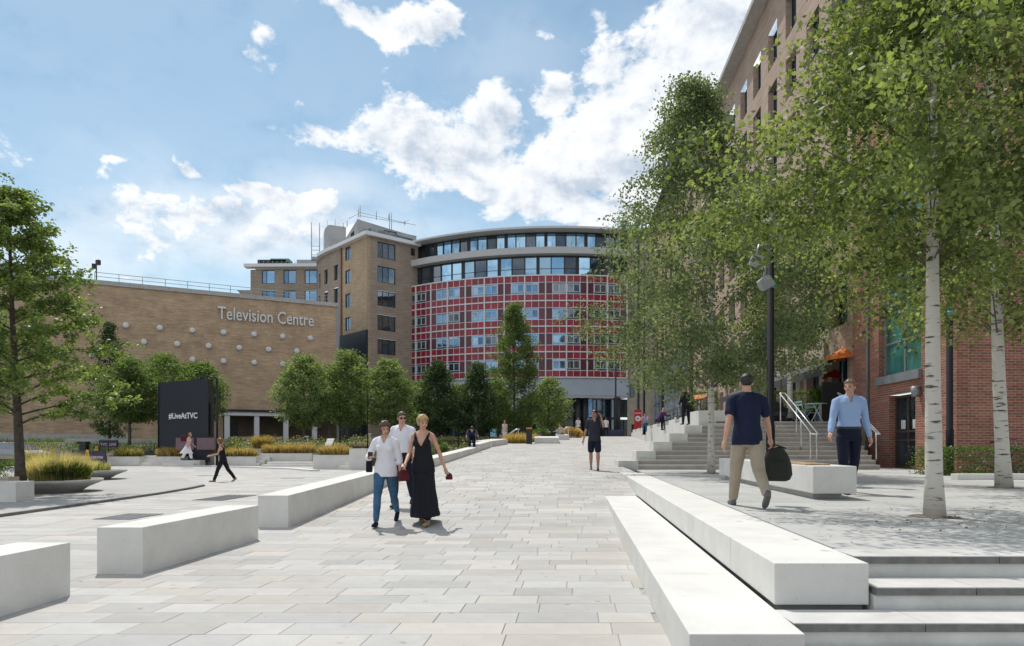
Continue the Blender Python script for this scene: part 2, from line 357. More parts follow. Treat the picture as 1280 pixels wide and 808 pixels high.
# ------------------------------------------------------------------ ground levels
TD = 0.0914                      # sideways drift of the avenue per metre of depth
def zp(d):                       # avenue level
    if d < 9.7: return -.55
    if d < 19.1: return -.55 + (d-9.7)*.55/9.4
    if d < 60: return (d-19.1)*.038
    return 40.9*.038
def XL(d): return -3.88 + TD*(d-6)                       # camera side of the left row of blocks
def XB(d): return 1.707 + TD*(d-4.44)                    # left face of the upper bench
def XLB(d): return .987 + TD*(d-3.8)                     # left face of the lower bench
def XR(d):
    if d < 14.3: return XLB(d)
    if d < 19.1: return XB(d)
    if d < 21.6: return 3.5
    if d < 25.6: return 3.5 + (d-21.6)
    return 7.4 + .09*(d-26)
def XFAC(d): return 11.08 + .08*d                        # right-hand facade line
def gl(d):
    t = min(1, max(0, (d-44)/14)); t = t*t*(3-2*t)
    return -.62 + t*1.75
GROUND = pm('ground_soil', (.16, .15, .12), .95, var=.3, vscale=.5, bump=.3, bscale=8)
g = MB()
ds = [-60, -8, 20, 38, 44, 46, 48, 50, 52, 54, 56, 58, 70, 120, 300, 900, 3000]
xs = [-3000, -600, -120, -60, -30, -14, 0, 14, 30, 60, 120, 600, 3000]
for a, b in zip(ds, ds[1:]):
    for x0, x1 in zip(xs, xs[1:]):
        g.quad((x0, a, gl(a)-.06), (x1, a, gl(a)-.06), (x1, b, gl(b)-.06), (x0, b, gl(b)-.06))
g.build('ground', GROUND, kind='structure')
# flat stone forecourt in front of the curved building, and asphalt by the studio block
g = MB(); g.box(-14, 24, 59.9, 100, 1.2, zp(70)-.012); g.build('forecourt', pm('forecourt_paving', (.42, .41, .39), .8, var=.1, vscale=1), kind='structure')
g = MB(); g.box(-75, -14.02, 59, 104, 1.0, 1.145); g.build('service_road', pm('asphalt', (.06, .06, .062), .9, var=.25, vscale=2, bump=.2), kind='structure')

# ------------------------------------------------------------------ paving
def rows(d0, d1, dep, xl, xr, zf, rnd, lens):
    out = []; d = d0
    while d < d1 - 1e-6:
        e = min(d+dep, d1); l = xl((d+e)/2); r_ = xr((d+e)/2)
        x = l - rnd.random()*lens[-1]
        while x < r_:
            w = rnd.choice(lens); a = max(x, l); b = min(x+w, r_)
            if b-a > .05: out.append((a, b, d, e, w if (a == x and b == x+w) else None))
            x += w
        d = e
    return out
def slab_mesh(w, dep, name, skew, mat):
    m = MB(); j = .0019; c = .0035
    def p(x, y, z): return (x+skew*y, y, z)
    b = [p(j, j, -.02), p(w-j, j, -.02), p(w-j, dep-j, -.02), p(j, dep-j, -.02)]
    s = [p(j, j, -c), p(w-j, j, -c), p(w-j, dep-j, -c), p(j, dep-j, -c)]
    t = [p(j+c, j+c, 0), p(w-j-c, j+c, 0), p(w-j-c, dep-j-c, 0), p(j+c, dep-j-c, 0)]
    m.poly(t)
    for k in range(4):
        n = (k+1) % 4; m.quad(s[k], s[n], t[n], t[k]); m.quad(b[k], b[n], s[n], s[k])
    me = bpy.data.meshes.new(name); me.from_pydata(m.v, [], m.f); me.materials.append(mat); return me
def pave(base, sl, zf, near_n, skew, mat_o, mat_a, name, rnd, j=.0022, jit=.0015):
    """nearest whole slabs become objects of their own, the rest one mesh"""
    sl.sort(key=lambda s: s[2]); cache = {}; n = 0; mb = MB(); tone = []
    for (a, b, d, e, w) in sl:
        z0, z1 = zf(d), zf(e)
        if n < near_n:
            key = (round(b-a, 2), round(e-d, 3))
            if key not in cache: cache[key] = slab_mesh(b-a, e-d, name, skew, mat_o)
            o = bpy.data.objects.new(name, cache[key]); COL.objects.link(o); o.parent = base
            o.location = (a, d, z0 + rnd.uniform(-jit, jit)); o.rotation_euler = (math.atan2(z1-z0, e-d), 0, 0); n += 1
        else:
            h = rnd.uniform(-jit, jit)
            def p(x, y, z): return (x+skew*(y-d), y, z+h)
            c = .004
            t = [p(a+j+c, d+j+c, z0), p(b-j-c, d+j+c, z0), p(b-j-c, e-j-c, z1), p(a+j+c, e-j-c, z1)]
            s = [p(a+j, d+j, z0-.014), p(b-j, d+j, z0-.014), p(b-j, e-j, z1-.014), p(a+j, e-j, z1-.014)]
            q = rnd.random(); mb.poly(t); tone.append(q)
            for k in range(4):
                m_ = (k+1) % 4; mb.quad(s[k], s[m_], t[m_], t[k]); tone.append(q)
    if mb.v: mb.build(name, mat_a, base, kind='stuff', tone=tone)
def strip(mb, xl, xr, zf, dl):
    for a, b in zip(dl, dl[1:]):
        mb.quad((xl(a), a, zf(a)), (xr(a), a, zf(a)), (xr(b), b, zf(b)), (xl(b), b, zf(b)))
rnd = random.Random(3)
mb = MB(); strip(mb, lambda d: XL(d)-.52, lambda d: XR(d)+.02, lambda d: zp(d)-.009, [-4, 9.7, 14.29, 14.31, 19.09, 19.11, 21.59, 21.61, 25.6, 40, 60])
path = mb.build('path', GROUT, kind='structure')
pave(path, rows(2.6, 60, .31, lambda d: XL(d)-.5, lambda d: XR(d)-.005, zp, rnd, [.42, .52, .62, .78]), zp, 300, TD, SLAB_O, SLAB_A, 'paving_slab', rnd)
mb = MB(); strip(mb, lambda d: -34, lambda d: XL(d)-.52, lambda d: -.563, [-4, 20, 43.4])
plaza = mb.build('plaza', GROUT, kind='structure')
pave(plaza, rows(5.5, 43.4, .45, lambda d: -33.5, lambda d: XL(d)-.52, zp, rnd, [.6, .75, .9, 1.2]), lambda d: -.55, 300, TD, SLAB_O, SLAB_A, 'paving_slab', rnd, jit=.0008)
def XT(d): return XB(d)+.62
mb = MB(); mb.hexa([(XT(5.0), 5.0, -.6), (34, 5.0, -.6), (34, 27, -.6), (XT(27)-.0, 27, -.6)], [(XT(5.0), 5.0, -.014), (34, 5.0, -.014), (34, 27, -.014), (XT(27), 27, -.014)])
terrace = mb.build('terrace', CONC_D, kind='structure')
SLABT_O = pm('terrace_stone', (.47, .465, .45), .7, blot=.1, var=.12, vscale=1.2, bump=.1, bscale=90, tone='obj', tamt=.07, fine=.08)
SLABT_A = pm('terrace_stone_far', (.47, .465, .45), .7, blot=.1, var=.12, vscale=1.2, bump=.1, bscale=90, tone='attr', tamt=.07, fine=.08)
pave(terrace, rows(5.0, 24.6, .6, lambda d: XT(d)+.003, lambda d: 16.5 if d < 19.4 else XFAC(d), zp, rnd, [.9, 1.2]), lambda d: 0.0, 300, TD, SLABT_O, SLABT_A, 'paving_slab', rnd, jit=.0008)

# ------------------------------------------------------------------ concrete blocks
def block_run(name, label, group, X, d0, d1, w, ztop, zbot, joints, mat=CONC, bev=.008, endcut=True):
    """long concrete seat: X(d) is the left face, joints split it into blocks"""
    loc = (X(d0)+w/2, d0, zbot(d0))
    t = thing(name, label, 'bench' if 'bench' in name else 'block', loc, group)
    js = [d0] + [j for j in joints if d0 < j < d1] + [d1]
    for a, b in zip(js, js[1:]):
        a2 = a + (.002 if a != d0 else 0); b2 = b - (.002 if b != d1 else 0); m = MB()
        m.hexa([(X(a2), a2, zbot(a2)), (X(a2)+w, a2, zbot(a2)), (X(b2)+w, b2, zbot(b2)), (X(b2), b2, zbot(b2))],
               [(X(a2), a2, ztop(a2)), (X(a2)+w, a2, ztop(a2)), (X(b2)+w, b2, ztop(b2)), (X(b2), b2, ztop(b2))])
        m.build('concrete_segment', mat, t, bevel=bev)
    return t
K = lambda c: (lambda d: c)
ub = block_run('concrete_bench', 'long white upper concrete bench running along the terrace edge, flush with the terrace paving', None, XB, 4.44, 19.1, .615, K(0.004), lambda d: max(zp(d), -.58)-.02 if d > 14.3 else -.268, [5.69, 7.5, 9.3, 11.1, 12.9, 14.7, 16.5])
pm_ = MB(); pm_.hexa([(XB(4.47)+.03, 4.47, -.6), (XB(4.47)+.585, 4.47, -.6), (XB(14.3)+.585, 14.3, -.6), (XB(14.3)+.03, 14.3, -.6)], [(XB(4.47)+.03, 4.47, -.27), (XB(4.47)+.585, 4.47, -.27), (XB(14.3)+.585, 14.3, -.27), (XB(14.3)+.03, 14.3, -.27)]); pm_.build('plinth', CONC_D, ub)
block_run('concrete_bench', 'lower long white concrete bench nearest the path, one level below the terrace bench', None, XLB, 3.8, 14.3, .645, K(-.28), K(-.6), [5.6, 7.43, 9.2, 11, 12.8])
WX = lambda d: XL(d)-.47
block_run('concrete_block', 'low grey concrete block cut off by the left edge of the photo', None, WX, 2.9, 6.0, .47, K(-.082), K(-.57), [4.4])
block_run('concrete_block', 'free standing grey concrete block, second in the row left of the path, with one joint', None, WX, 7.0, 9.57, .47, K(-.07), K(-.57), [8.3])
block_run('concrete_wall', 'long low concrete wall beside the rising path behind the three walkers', None, WX, 10.56, 31.75, .47, lambda d: (d-10.56)*.0335 - .005, lambda d: -.62, [12.1, 13.7, 15.5, 17.5, 19.5, 21.5, 24, 26.5, 29])
block_run('concrete_block', 'short concrete block just beyond the bent-over person', None, lambda d: XL(d)-.55, 32.1, 36.6, .5, lambda d: zp(d)+.33, lambda d: -.6, [])
block_run('concrete_block', 'wide concrete block beyond the end of the long wall', None, lambda d: XL(d)-1.1+.12*(d-37), 37.2, 41.2, 1.0, lambda d: zp(d)+.32, lambda d: -.6, [])
block_run('concrete_block', 'planter-like concrete block right of the orange-topped bollard', None, lambda d: 1.38+.05*(d-42.4), 42.4, 46, 1.55, lambda d: zp(d)+.36, K(-.6), [])
block_run('concrete_block', 'farthest concrete block at the top left of the path', None, lambda d: 3.4, 50, 53, .8, lambda d: zp(d)+.36, K(-.6), [])

# terrace steps at the lower right: two landings below the terrace
def step_run(base, d_edge, x0, x1, ztop, riser, tread, n0, rr, slab=.055, lens=(.52,), over=.022, riser_mat=STEPWHITE, nose=DARKSTONE, deep=None, edge=None):
    """tread slabs with a nosing that overhangs a pale riser"""
    x = x0 - rr.random()*.3
    while x < x1:
        w = rr.choice(lens); a, b = max(x, x0)+.002, min(x+w, x1)-.002
        if b-a > .04:
            tl = .008 if edge else slab
            m = MB(); m.box(a, b, d_edge, d_edge+tread, ztop-tl, ztop); so = m.build('step_stone', nose, base, bevel=.003)
            if edge: m = MB(); m.box(a+.001, b-.001, d_edge+.003, d_edge+.06, ztop-slab, ztop-tl-.0005); m.build('nosing', edge, so)
        x += w
    m = MB(); m.box(x0, x1, d_edge+over, d_edge+tread+.35, ztop-riser-.05, ztop-slab-.002); m.build('riser', riser_mat, base)
st = thing('terrace_steps', 'broad concrete steps with grey nosings at the lower right corner', 'steps', (6, 4.7, -.6))
rr = random.Random(5)
STEPTOP = pm('step_stone_pale', (.56, .55, .53), .75, var=.12, vscale=3, bump=.12, bscale=80, fine=.12, tone='obj', tamt=.06)
for k, (de, zt) in enumerate(((4.74, 0.002), (4.39, -.142), (4.05, -.284), (3.71, -.426))):
    x0 = XB(de)+.64 if k < 2 else XLB(de)+.66
    step_run(st, de, x0, 9.5, zt, .142, .33, 0, rr, nose=STEPTOP, lens=(.9, 1.05, 1.2), edge=DARKSTONE, over=.028)

# the big flight of steps up to the upper terrace
fl = thing('main_steps', 'wide flight of eleven pale stone steps up to the cafe terrace', 'steps', (8, 21.6, 0))
TREADM = pm('stair_tread', (.46, .44, .41), .75, var=.12, vscale=2, fine=.08, tone='obj', tamt=.06)
RISERM = pm('stair_riser', (.46, .42, .38), .8, var=.15, vscale=2)
for k in range(1, 12):
    d = 21.6 + .35*(k-1)
    xl = 3.36 + .7*((k-1)//2) + .64; xr = 11.65 + .055*(k-1)
    step_run(fl, d, xl, xr, .15*k, .15, .35 if k < 11 else .6, 0, rr, slab=.05, lens=(1.5, 1.8), over=.03, riser_mat=RISERM, nose=TREADM)
for i in range(6):
    m = MB(); X = 3.36+.7*i; D = 21.6+.7*i
    w = .64 if i < 5 else 1.2
    m.box(X, X+w, D, D+(.75 if i < 5 else 1.2), -.1, (.29+.3*i) if i < 5 else 2.05); m.build('cheek_block', CONC_G if False else CONC, fl, bevel=.01)
# upper terrace and its wall along the ramp
m = MB(); m.hexa([(7.45, 25.68, .0), (12.2, 25.68, 0), (13.1, 26.2, 0), (18, 95, 0), (13.4, 95, 0)][:4], [(7.45, 25.68, 1.648), (12.2, 25.68, 1.648), (13.1, 26.2, 1.648), (18, 95, 1.648)])
m.poly([(7.45, 25.68, 1.6485), (18, 95, 1.6485), (13.4, 95, 1.6485)])
m.build('upper_terrace', SLABT_A, kind='structure')
up = thing('ramp_wall', 'stepped white concrete wall along the right side of the ramp with gaps in its top', 'wall', (9, 40, .5))
d = 26.1; k = 0
while d < 58:
    L_ = 2.3 if k % 2 == 0 else 1.3; z1 = 2.06 if k % 2 == 0 else 1.86
    z1 += 0
    m = MB(); xa = 7.3+.09*(d-26); xb = 7.3+.09*(d+L_-26)
    m.hexa([(xa, d, -.1), (xa+.5, d, -.1), (xb+.5, d+L_-.01, -.1), (xb, d+L_-.01, -.1)], [(xa, d, z1), (xa+.5, d, z1), (xb+.5, d+L_-.01, z1), (xb, d+L_-.01, z1)])
    m.build('concrete_segment', CONC, up, bevel=.01); d += L_; k += 1
m = MB(); m.box(12.22, 13.15, 25.1, 26.2, 0, 1.64)
m.build('pier_base', BRICK_RED, fl)
def handrail(label, a, b, off, posts, group):
    t = thing('handrail', label, 'handrail', (a[0], a[1], 0), group)
    for s in (0, off):
        m = MB(); m.tube([(a[0]+s, a[1], a[2]), (b[0]+s, b[1], b[2])], .021, 8)
        m.build('rail', STEEL_B, t)
    for m_ in (0, 1):
        p = (a, b)[m_]; m = MB(); m.tube([(p[0], p[1], p[2]), (p[0]+off, p[1], p[2])], .021, 8); m.build('end_bar', STEEL_B, t)
    for q, (f, s) in enumerate(posts):
        x = a[0]+(b[0]-a[0])*f+s; y = a[1]+(b[1]-a[1])*f; z = a[2]+(b[2]-a[2])*f
        zb = max(0, min(11, math.floor((y-21.6)/.35)+1))*.15
        m = MB(); m.tube([(x, y, zb), (x, y, z)], .022, 8); m.build('post', STEEL, t)
STEEL_B = pm('satin_steel_rail', (.72, .71, .7), .35, metal=.35, var=.04)
handrail('double steel handrail in the middle of the main steps', (9.62, 21.9, 1.13), (10.0, 25.5, 2.72), .2, [(.04, 0), (.04, .2), (.3, 0), (.62, .2), (.97, 0)], None)
handrail('steel handrail beside the brick pier at the right end of the steps', (11.73, 21.9, 1.13), (12.16, 25.5, 2.72), .08, [(.03, 0), (.5, 0)], None)

# kerb, drains and gratings of the left plaza
def poly_strip(mb, pts, w, z0, z1):
    for a, b in zip(pts, pts[1:]):
        v = (Vector(b)-Vector(a)).normalized(); n = Vector((-v.y, v.x, 0))*w
        mb.hexa([(a[0], a[1], z0), (b[0], b[1], z0), (b[0]+n.x, b[1]+n.y, z0), (a[0]+n.x, a[1]+n.y, z0)],
                [(a[0], a[1], z1), (b[0], b[1], z1), (b[0]+n.x, b[1]+n.y, z1), (a[0]+n.x, a[1]+n.y, z1)])
kp = [on_z(x, y, -.55) for x, y in ((-60, 656), (0, 647), (60, 638.5), (130, 628.5), (200, 618.5), (240, 611.5), (256, 608))]
raised = MB(); poly_strip(raised, kp, .09, -.56, -.495)
kerb = raised.build('kerb', CONC_D, kind='structure')
pl = MB(); fan = [Vector(p)+Vector((-.0, .08, 0)) for p in kp]
for a, b in zip(fan, fan[1:]):
    pl.quad((a.x, a.y, -.498), (b.x, b.y, -.498), (b.x-9, b.y+14, -.545), (a.x-9, a.y+7, -.545))
pl.build('raised_paving', SLAB_A, kind='structure')
kp2 = [on_z(x, y, -.55) for x, y in ((60, 582.5), (130, 582.6), (220, 583.2), (300, 585), (360, 587.2), (388, 589.5))]
m = MB(); poly_strip(m, kp2, .5, -.56, -.47); m.build('kerb', CONC, kind='structure')
def grating(label, c, sx, sy, rz, n, mat):
    t = thing('drain_grating', label, 'grating', c)
    m = MB(); m.obox((c[0], c[1], -.549), sx, sy, .006, rz); m.build('pit', BLACK, t)
    ca, sa = math.cos(rz), math.sin(rz)
    for i in range(n):
        o = -sx/2 + sx*(i+.5)/n; m = MB(); m.obox((c[0]+ca*o, c[1]+sa*o, -.5465), sx/n*.42, sy, .008, rz); m.build('bar', mat, t)
grating('dark metal drain grating in the plaza behind the second concrete block', on_z(162, 646, -.55), .72, 1.0, -.08, 9, METAL_G)
grating('flat grey drain cover in the plaza, farther from the camera than the slotted grating', on_z(282, 622.5, -.55), .8, 1.7, -.1, 6, DARKSTONE)
for i, (px, py, w) in enumerate(((185, 595.5, .9), (262, 595, 1.0), (366, 598, .9), (205, 603, 1.2))):
    m = MB(); c = on_z(px, py, -.55); m.obox((c.x, c.y, -.549), w, .28, .007); o = m.build('access_cover', CONC_D if i < 3 else DARKSTONE)
    tag(o, ['small dark access cover set in the far plaza, leftmost one', 'small dark access cover between the plaza edge and the walking woman in black', 'small dark access cover near the long wall', 'pale access cover nearest the walking woman in black'][i], 'cover')
# centre bench with a plinth and timber slats
cb = thing('concrete_bench', 'white concrete bench with a timber seat inlay standing on the terrace', 'bench', (4.5, 9.7, 0))
XC = lambda d: 4.26+.09*(d-9.66)
for a, b in ((9.66, 12.35), (12.38, 15.9)):
    m = MB(); m.hexa([(XC(a), a, .085), (XC(a)+.62, a, .085), (XC(b)+.62, b, .085), (XC(b), b, .085)], [(XC(a), a, .475), (XC(a)+.62, a, .475), (XC(b)+.62, b, .475), (XC(b), b, .475)])
    m.build('bench_body', CONC, cb, bevel=.012)
m = MB(); m.hexa([(XC(9.9)+.08, 9.9, 0), (XC(9.9)+.5, 9.9, 0), (XC(15.6)+.5, 15.6, 0), (XC(15.6)+.08, 15.6, 0)], [(XC(9.9)+.08, 9.9, .1), (XC(9.9)+.5, 9.9, .1), (XC(15.6)+.5, 15.6, .1), (XC(15.6)+.08, 15.6, .1)])
m.build('plinth', CONC_G, cb)
WOOD = pm('bench_timber', (.42, .27, .15), .6, var=.3, vscale=9, tone='obj', tamt=.15)
for i in range(5):
    m = MB(); o = .045+.075*i; a, b = 10.1, 12.1
    m.hexa([(XC(a)+o, a, .47), (XC(a)+o+.066, a, .47), (XC(b)+o+.066, b, .47), (XC(b)+o, b, .47)], [(XC(a)+o, a, .5), (XC(a)+o+.066, a, .5), (XC(b)+o+.066, b, .5), (XC(b)+o, b, .5)])
    m.build('slat', WOOD, cb, bevel=.004)
# ------------------------------------------------------------------ walls with real openings
def fn_line(p0, p1):
    p0 = Vector(p0); p1 = Vector(p1); v = (p1-p0); Ln = v.length; v.normalize(); n = Vector((v.y, -v.x))
    return (lambda u: (p0+v*u, n)), Ln
def fn_arc(cx, cy, r):
    def f(u):
        a = u/r; return Vector((cx+r*math.sin(a), cy-r*math.cos(a))), Vector((math.sin(a), -math.cos(a)))
    return f
def P3(fn, u, z, off=0.0):
    p, n = fn(u); return (p.x+n.x*off, p.y+n.y*off, z)
def brk(lo, hi, step, extra):
    s = {round(lo, 4), round(hi, 4)} | {round(e, 4) for e in extra if lo < e < hi}
    k = lo+step
    while k < hi: s.add(round(k, 4)); k += step
    out = []
    for v in sorted(s):
        if out and v-out[-1] < .002: continue
        out.append(v)
    return out
def wall(name, fn, u0, u1, z0, z1, holes, mat, parent, depth=.22, step=1e9, off=0.0, ztop=None, thick=.35):
    U = brk(u0, u1, step, [h[0] for h in holes]+[h[1] for h in holes]); Z = brk(z0, z1, 1e9, [h[2] for h in holes]+[h[3] for h in holes])
    m = MB()
    for a, b in zip(U, U[1:]):
        for c, d in zip(Z, Z[1:]):
            um, zm = (a+b)/2, (c+d)/2
            if any(h[0] < um < h[1] and h[2] < zm < h[3] for h in holes): continue
            t0 = t1 = d
            if ztop and d == Z[-1]: t0, t1 = ztop(a), ztop(b)
            m.quad(P3(fn, a, c, off), P3(fn, b, c, off), P3(fn, b, t1, off), P3(fn, a, t0, off), uv=((a, c), (b, c), (b, t1), (a, t0)))
    for (a, b, c, d) in holes:
        us = [u for u in U if a-1e-6 <= u <= b+1e-6]
        for p, q in zip(us, us[1:]):
            m.quad(P3(fn, p, c, off), P3(fn, p, c, off-depth), P3(fn, q, c, off-depth), P3(fn, q, c, off), uv=((p, 0), (p, depth), (q, depth), (q, 0)))
            m.quad(P3(fn, p, d, off-depth), P3(fn, p, d, off), P3(fn, q, d, off), P3(fn, q, d, off-depth), uv=((p, 0), (p, depth), (q, depth), (q, 0)))
        m.quad(P3(fn, a, c, off-depth), P3(fn, a, c, off), P3(fn, a, d, off), P3(fn, a, d, off-depth), uv=((0, c), (depth, c), (depth, d), (0, d)))
        m.quad(P3(fn, b, c, off), P3(fn, b, c, off-depth), P3(fn, b, d, off-depth), P3(fn, b, d, off), uv=((0, c), (depth, c), (depth, d), (0, d)))
    # back and end faces give the wall its thickness
    for a, b in zip(U, U[1:]):
        t0, t1 = (ztop(a), ztop(b)) if ztop else (z1, z1)
        m.quad(P3(fn, a, t0, off), P3(fn, b, t1, off), P3(fn, b, t1, off-thick), P3(fn, a, t0, off-thick))
    for u in (u0, u1):
        t0 = ztop(u) if ztop else z1
        m.quad(P3(fn, u, z0, off), P3(fn, u, z0, off-thick), P3(fn, u, t0, off-thick), P3(fn, u, t0, off), uv=((u, z0), (u+thick, z0), (u+thick, t0), (u, t0)))
    return m.build(name, mat, parent)
def bar(m, fn, a, b, c, d, o0, o1):
    """box in wall coordinates: u a..b, z c..d, from offset o0 (back) to o1 (front)"""
    m.hexa([P3(fn, a, c, o1), P3(fn, b, c, o1), P3(fn, b, c, o0), P3(fn, a, c, o0)], [P3(fn, a, d, o1), P3(fn, b, d, o1), P3(fn, b, d, o0), P3(fn, a, d, o0)])
def curve_bar(m, fn, u0, u1, c, d, o0, o1, step=1.2):
    n = max(1, int(math.ceil((u1-u0)/step)))
    for i in range(n): bar(m, fn, u0+(u1-u0)*i/n, u0+(u1-u0)*(i+1)/n, c, d, o0, o1)
def window(fn, a, b, c, d, parent, fr=.07, off=-.14, muls=(), trans=(), frame=METAL_D, glass=GLASS, single=True, name='window'):
    m = MB()
    bar(m, fn, a, b, c, c+fr, off-.06, off+.03); bar(m, fn, a, b, d-fr, d, off-.06, off+.03)
    bar(m, fn, a, a+fr, c+fr, d-fr, off-.06, off+.03); bar(m, fn, b-fr, b, c+fr, d-fr, off-.06, off+.03)
    for f in muls: u = a+(b-a)*f; bar(m, fn, u-fr*.45, u+fr*.45, c+fr, d-fr, off-.05, off+.025)
    for f in trans: z = c+(d-c)*f; bar(m, fn, a+fr, b-fr, z-fr*.4, z+fr*.4, off-.05, off+.02)
    w = m.build(name, frame, parent)
    ed = [0]+list(muls)+[1]
    if single:
        g_ = MB(); bar(g_, fn, a+fr*.5, b-fr*.5, c+fr*.5, d-fr*.5, off-.03, off-.012); g_.build('pane', glass, w)
    else:
        for p, q in zip(ed, ed[1:]):
            g_ = MB(); bar(g_, fn, a+(b-a)*p+.01, a+(b-a)*q-.01, c+.01, d-.01, off-.03, off-.012); g_.build('pane', glass, w)
    return w

# ------------------------------------------------------------------ studio block with the sign
def build_studio():
    dirv = Vector((1631, 853)).normalized(); pr = Vector((-20.6, 80.0))
    fn, _ = fn_line(pr-dirv*60, pr); ztop = 17.0
    t = thing('studio_building', 'windowless tan brick block carrying large white lettering and rows of round white discs', 'building', (-50, 66, 1.1))
    porch0 = 60-20.3
    wall('wall', fn, 0, 60, 1.0, ztop, [], BRICK_TAN, t)
    m = MB(); bar(m, fn, -.3, 60.25, ztop+.002, ztop+.45, -.9, .14); m.build('parapet_coping', CONC_G, t)
    m = MB(); bar(m, fn, 60.002, 60.3, 1, ztop, -20, .03); m.build('corner_trim', METAL_G, t)
    m = MB(); bar(m, fn, 0, 39, 1.0, 1.9, .0, .12); m.build('plinth', CONC_G, t)
    m = MB(); bar(m, fn, 0, 60, ztop-.4, ztop-.1, -20, -.36); m.build('roof', CONC_G, t)
    # discs
    def u_at(px):     # where a sight line meets the wall
        k = (px-640)/F; p0 = pr-dirv*60
        return (k*p0.y-p0.x)/(dirv.x-k*dirv.y)
    rowsd = [(409.5, [(157.5, 407.2), (200, 410.5), (240.5, 413.5), (279.6, 416), (317.5, 418.4), (353.3, 421), (387.9, 423.2)]),
             (430, [(180, 428), (221.7, 430.5), (260.9, 433), (299.2, 435.2), (335.8, 437.3), (370.9, 439.3)]),
             (450, [(68, 441), (114.2, 443.9), (158, 446), (200, 447.6), (240.6, 450), (279.6, 452), (317.8, 453.7), (353.6, 455.4)])]
    for _, pts in rowsd:
        for px, py in pts:
            u = u_at(px); p, n = fn(u); z = EYE+(557-py)/F*p.y
            m = MB(); c0 = Vector((p.x, p.y, z)); n3 = Vector((n.x, n.y, 0))
            m.tube([c0+n3*-.05, c0+n3*.12, c0+n3*.24, c0+n3*.28], [.31, .31, .27, .14], 14); m.build('disc', WHITEP, t)
    # railing on the roof edge
    ra = MB(); rp = MB()
    u0, u1 = u_at(118), u_at(412)
    for z in (ztop+.95, ztop+1.35): bar(ra, fn, u0, u1, z, z+.05, -.75, -.7)
    ra.build('roof_rail', METAL_G, t)
    for i in range(12):
        u = u0+(u1-u0)*i/11; m = MB(); bar(m, fn, u-.03, u+.03, ztop+.45, ztop+1.38, -.76, -.7); m.build('rail_post', METAL_G, t)
    p, n = fn(u_at(117)); m = MB(); z0 = ztop+.45
    m.tube([(p.x, p.y+.5, z0), (p.x, p.y+.5, z0+1.5)], .06, 6); m.obox((p.x-.15, p.y+.4, z0+1.2), .4, .3, .5, .3); m.obox((p.x+.2, p.y+.45, z0+1.6), .4, .3, .5, -.4)
    m.build('roof_floodlight', METAL_D, t)
    # porch: recess with white beam and columns
    for i, (x0, x1) in enumerate(((279, 300),)): pass
    pa, pb = u_at(279), u_at(421)
    m = MB(); bar(m, fn, pa-.3, pb+.2, 3.95, 4.35, .0, 2.6); m.build('porch_beam', WHITEP, t)
    m = MB(); bar(m, fn, pa-.3, pb+.2, 4.352, 4.6, .0, 2.75); m.build('porch_roof', METAL_D, t)
    for px in (281.5, 317.5, 353, 388): 
        u = u_at(px); m = MB(); bar(m, fn, u-.25, u+.25, 1.0, 3.948, 2.0, 2.5); m.build('porch_column', WHITEP, t)
    m = MB(); bar(m, fn, u_at(286), u_at(297), 1.0, 3.3, .0, .06); m.build('door', METAL_D, t)
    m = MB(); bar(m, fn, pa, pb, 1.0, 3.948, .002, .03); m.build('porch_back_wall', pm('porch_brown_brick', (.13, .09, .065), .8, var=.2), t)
    return t, fn, u_at
studio, sfn, s_u = build_studio()
def text_letters(body, size, depth, mat, parent, origin, xdir, name='letter', font_scale=(1, 1), bold=0.0, spacing=1.0):
    """flat lettering cut into one mesh per letter; origin = baseline left, xdir = reading direction"""
    c = bpy.data.curves.new('lettering', 'FONT'); c.body = body; c.size = size; c.extrude = depth; c.offset = bold; c.space_character = spacing
    c.resolution_u = 3
    o = bpy.data.objects.new('lettering', c); COL.objects.link(o)
    dg = bpy.context.evaluated_depsgraph_get(); me = bpy.data.meshes.new_from_object(o.evaluated_get(dg))
    bpy.data.objects.remove(o); bpy.data.curves.remove(c)
    bm = bmesh.new(); bm.from_mesh(me); bmesh.ops.remove_doubles(bm, verts=bm.verts, dist=1e-4)
    seen = set(); isl = []
    for v in bm.verts:
        if v.index in seen: continue
        st_ = [v]; seen.add(v.index); cur = []
        while st_:
            q = st_.pop(); cur.append(q)
            for e in q.link_edges:
                w = e.other_vert(q)
                if w.index not in seen: seen.add(w.index); st_.append(w)
        xs_ = [q.co.x for q in cur]; isl.append([min(xs_), max(xs_), set(q.index for q in cur)])
    isl.sort(key=lambda s: s[0]); merged = []
    for s in isl:
        if merged and s[0] < merged[-1][1]-.35*(s[1]-s[0]) and (min(s[1], merged[-1][1])-s[0]) > .5*min(s[1]-s[0], merged[-1][1]-merged[-1][0]):
            merged[-1][1] = max(merged[-1][1], s[1]); merged[-1][2] |= s[2]
        else: merged.append(s)
    X = Vector(xdir).normalized(); Nn = Vector((X.y, -X.x, 0)); O = Vector(origin)
    width = merged[-1][1]
    for s in merged:
        m = MB(); idx = {}
        for v in bm.verts:
            if v.index in s[2]:
                idx[v.index] = len(m.v); m.v.append(tuple(O + X*v.co.x*font_scale[0] + Vector((0, 0, v.co.y*font_scale[1])) + Nn*(v.co.z+depth)))
        for f in bm.faces:
            if f.verts[0].index in s[2]: m.f.append(tuple(idx[v.index] for v in f.verts)); m.sm.append(False); m.mi.append(0)
        m.build(name, mat, parent)
    bm.free(); bpy.data.meshes.remove(me); return width
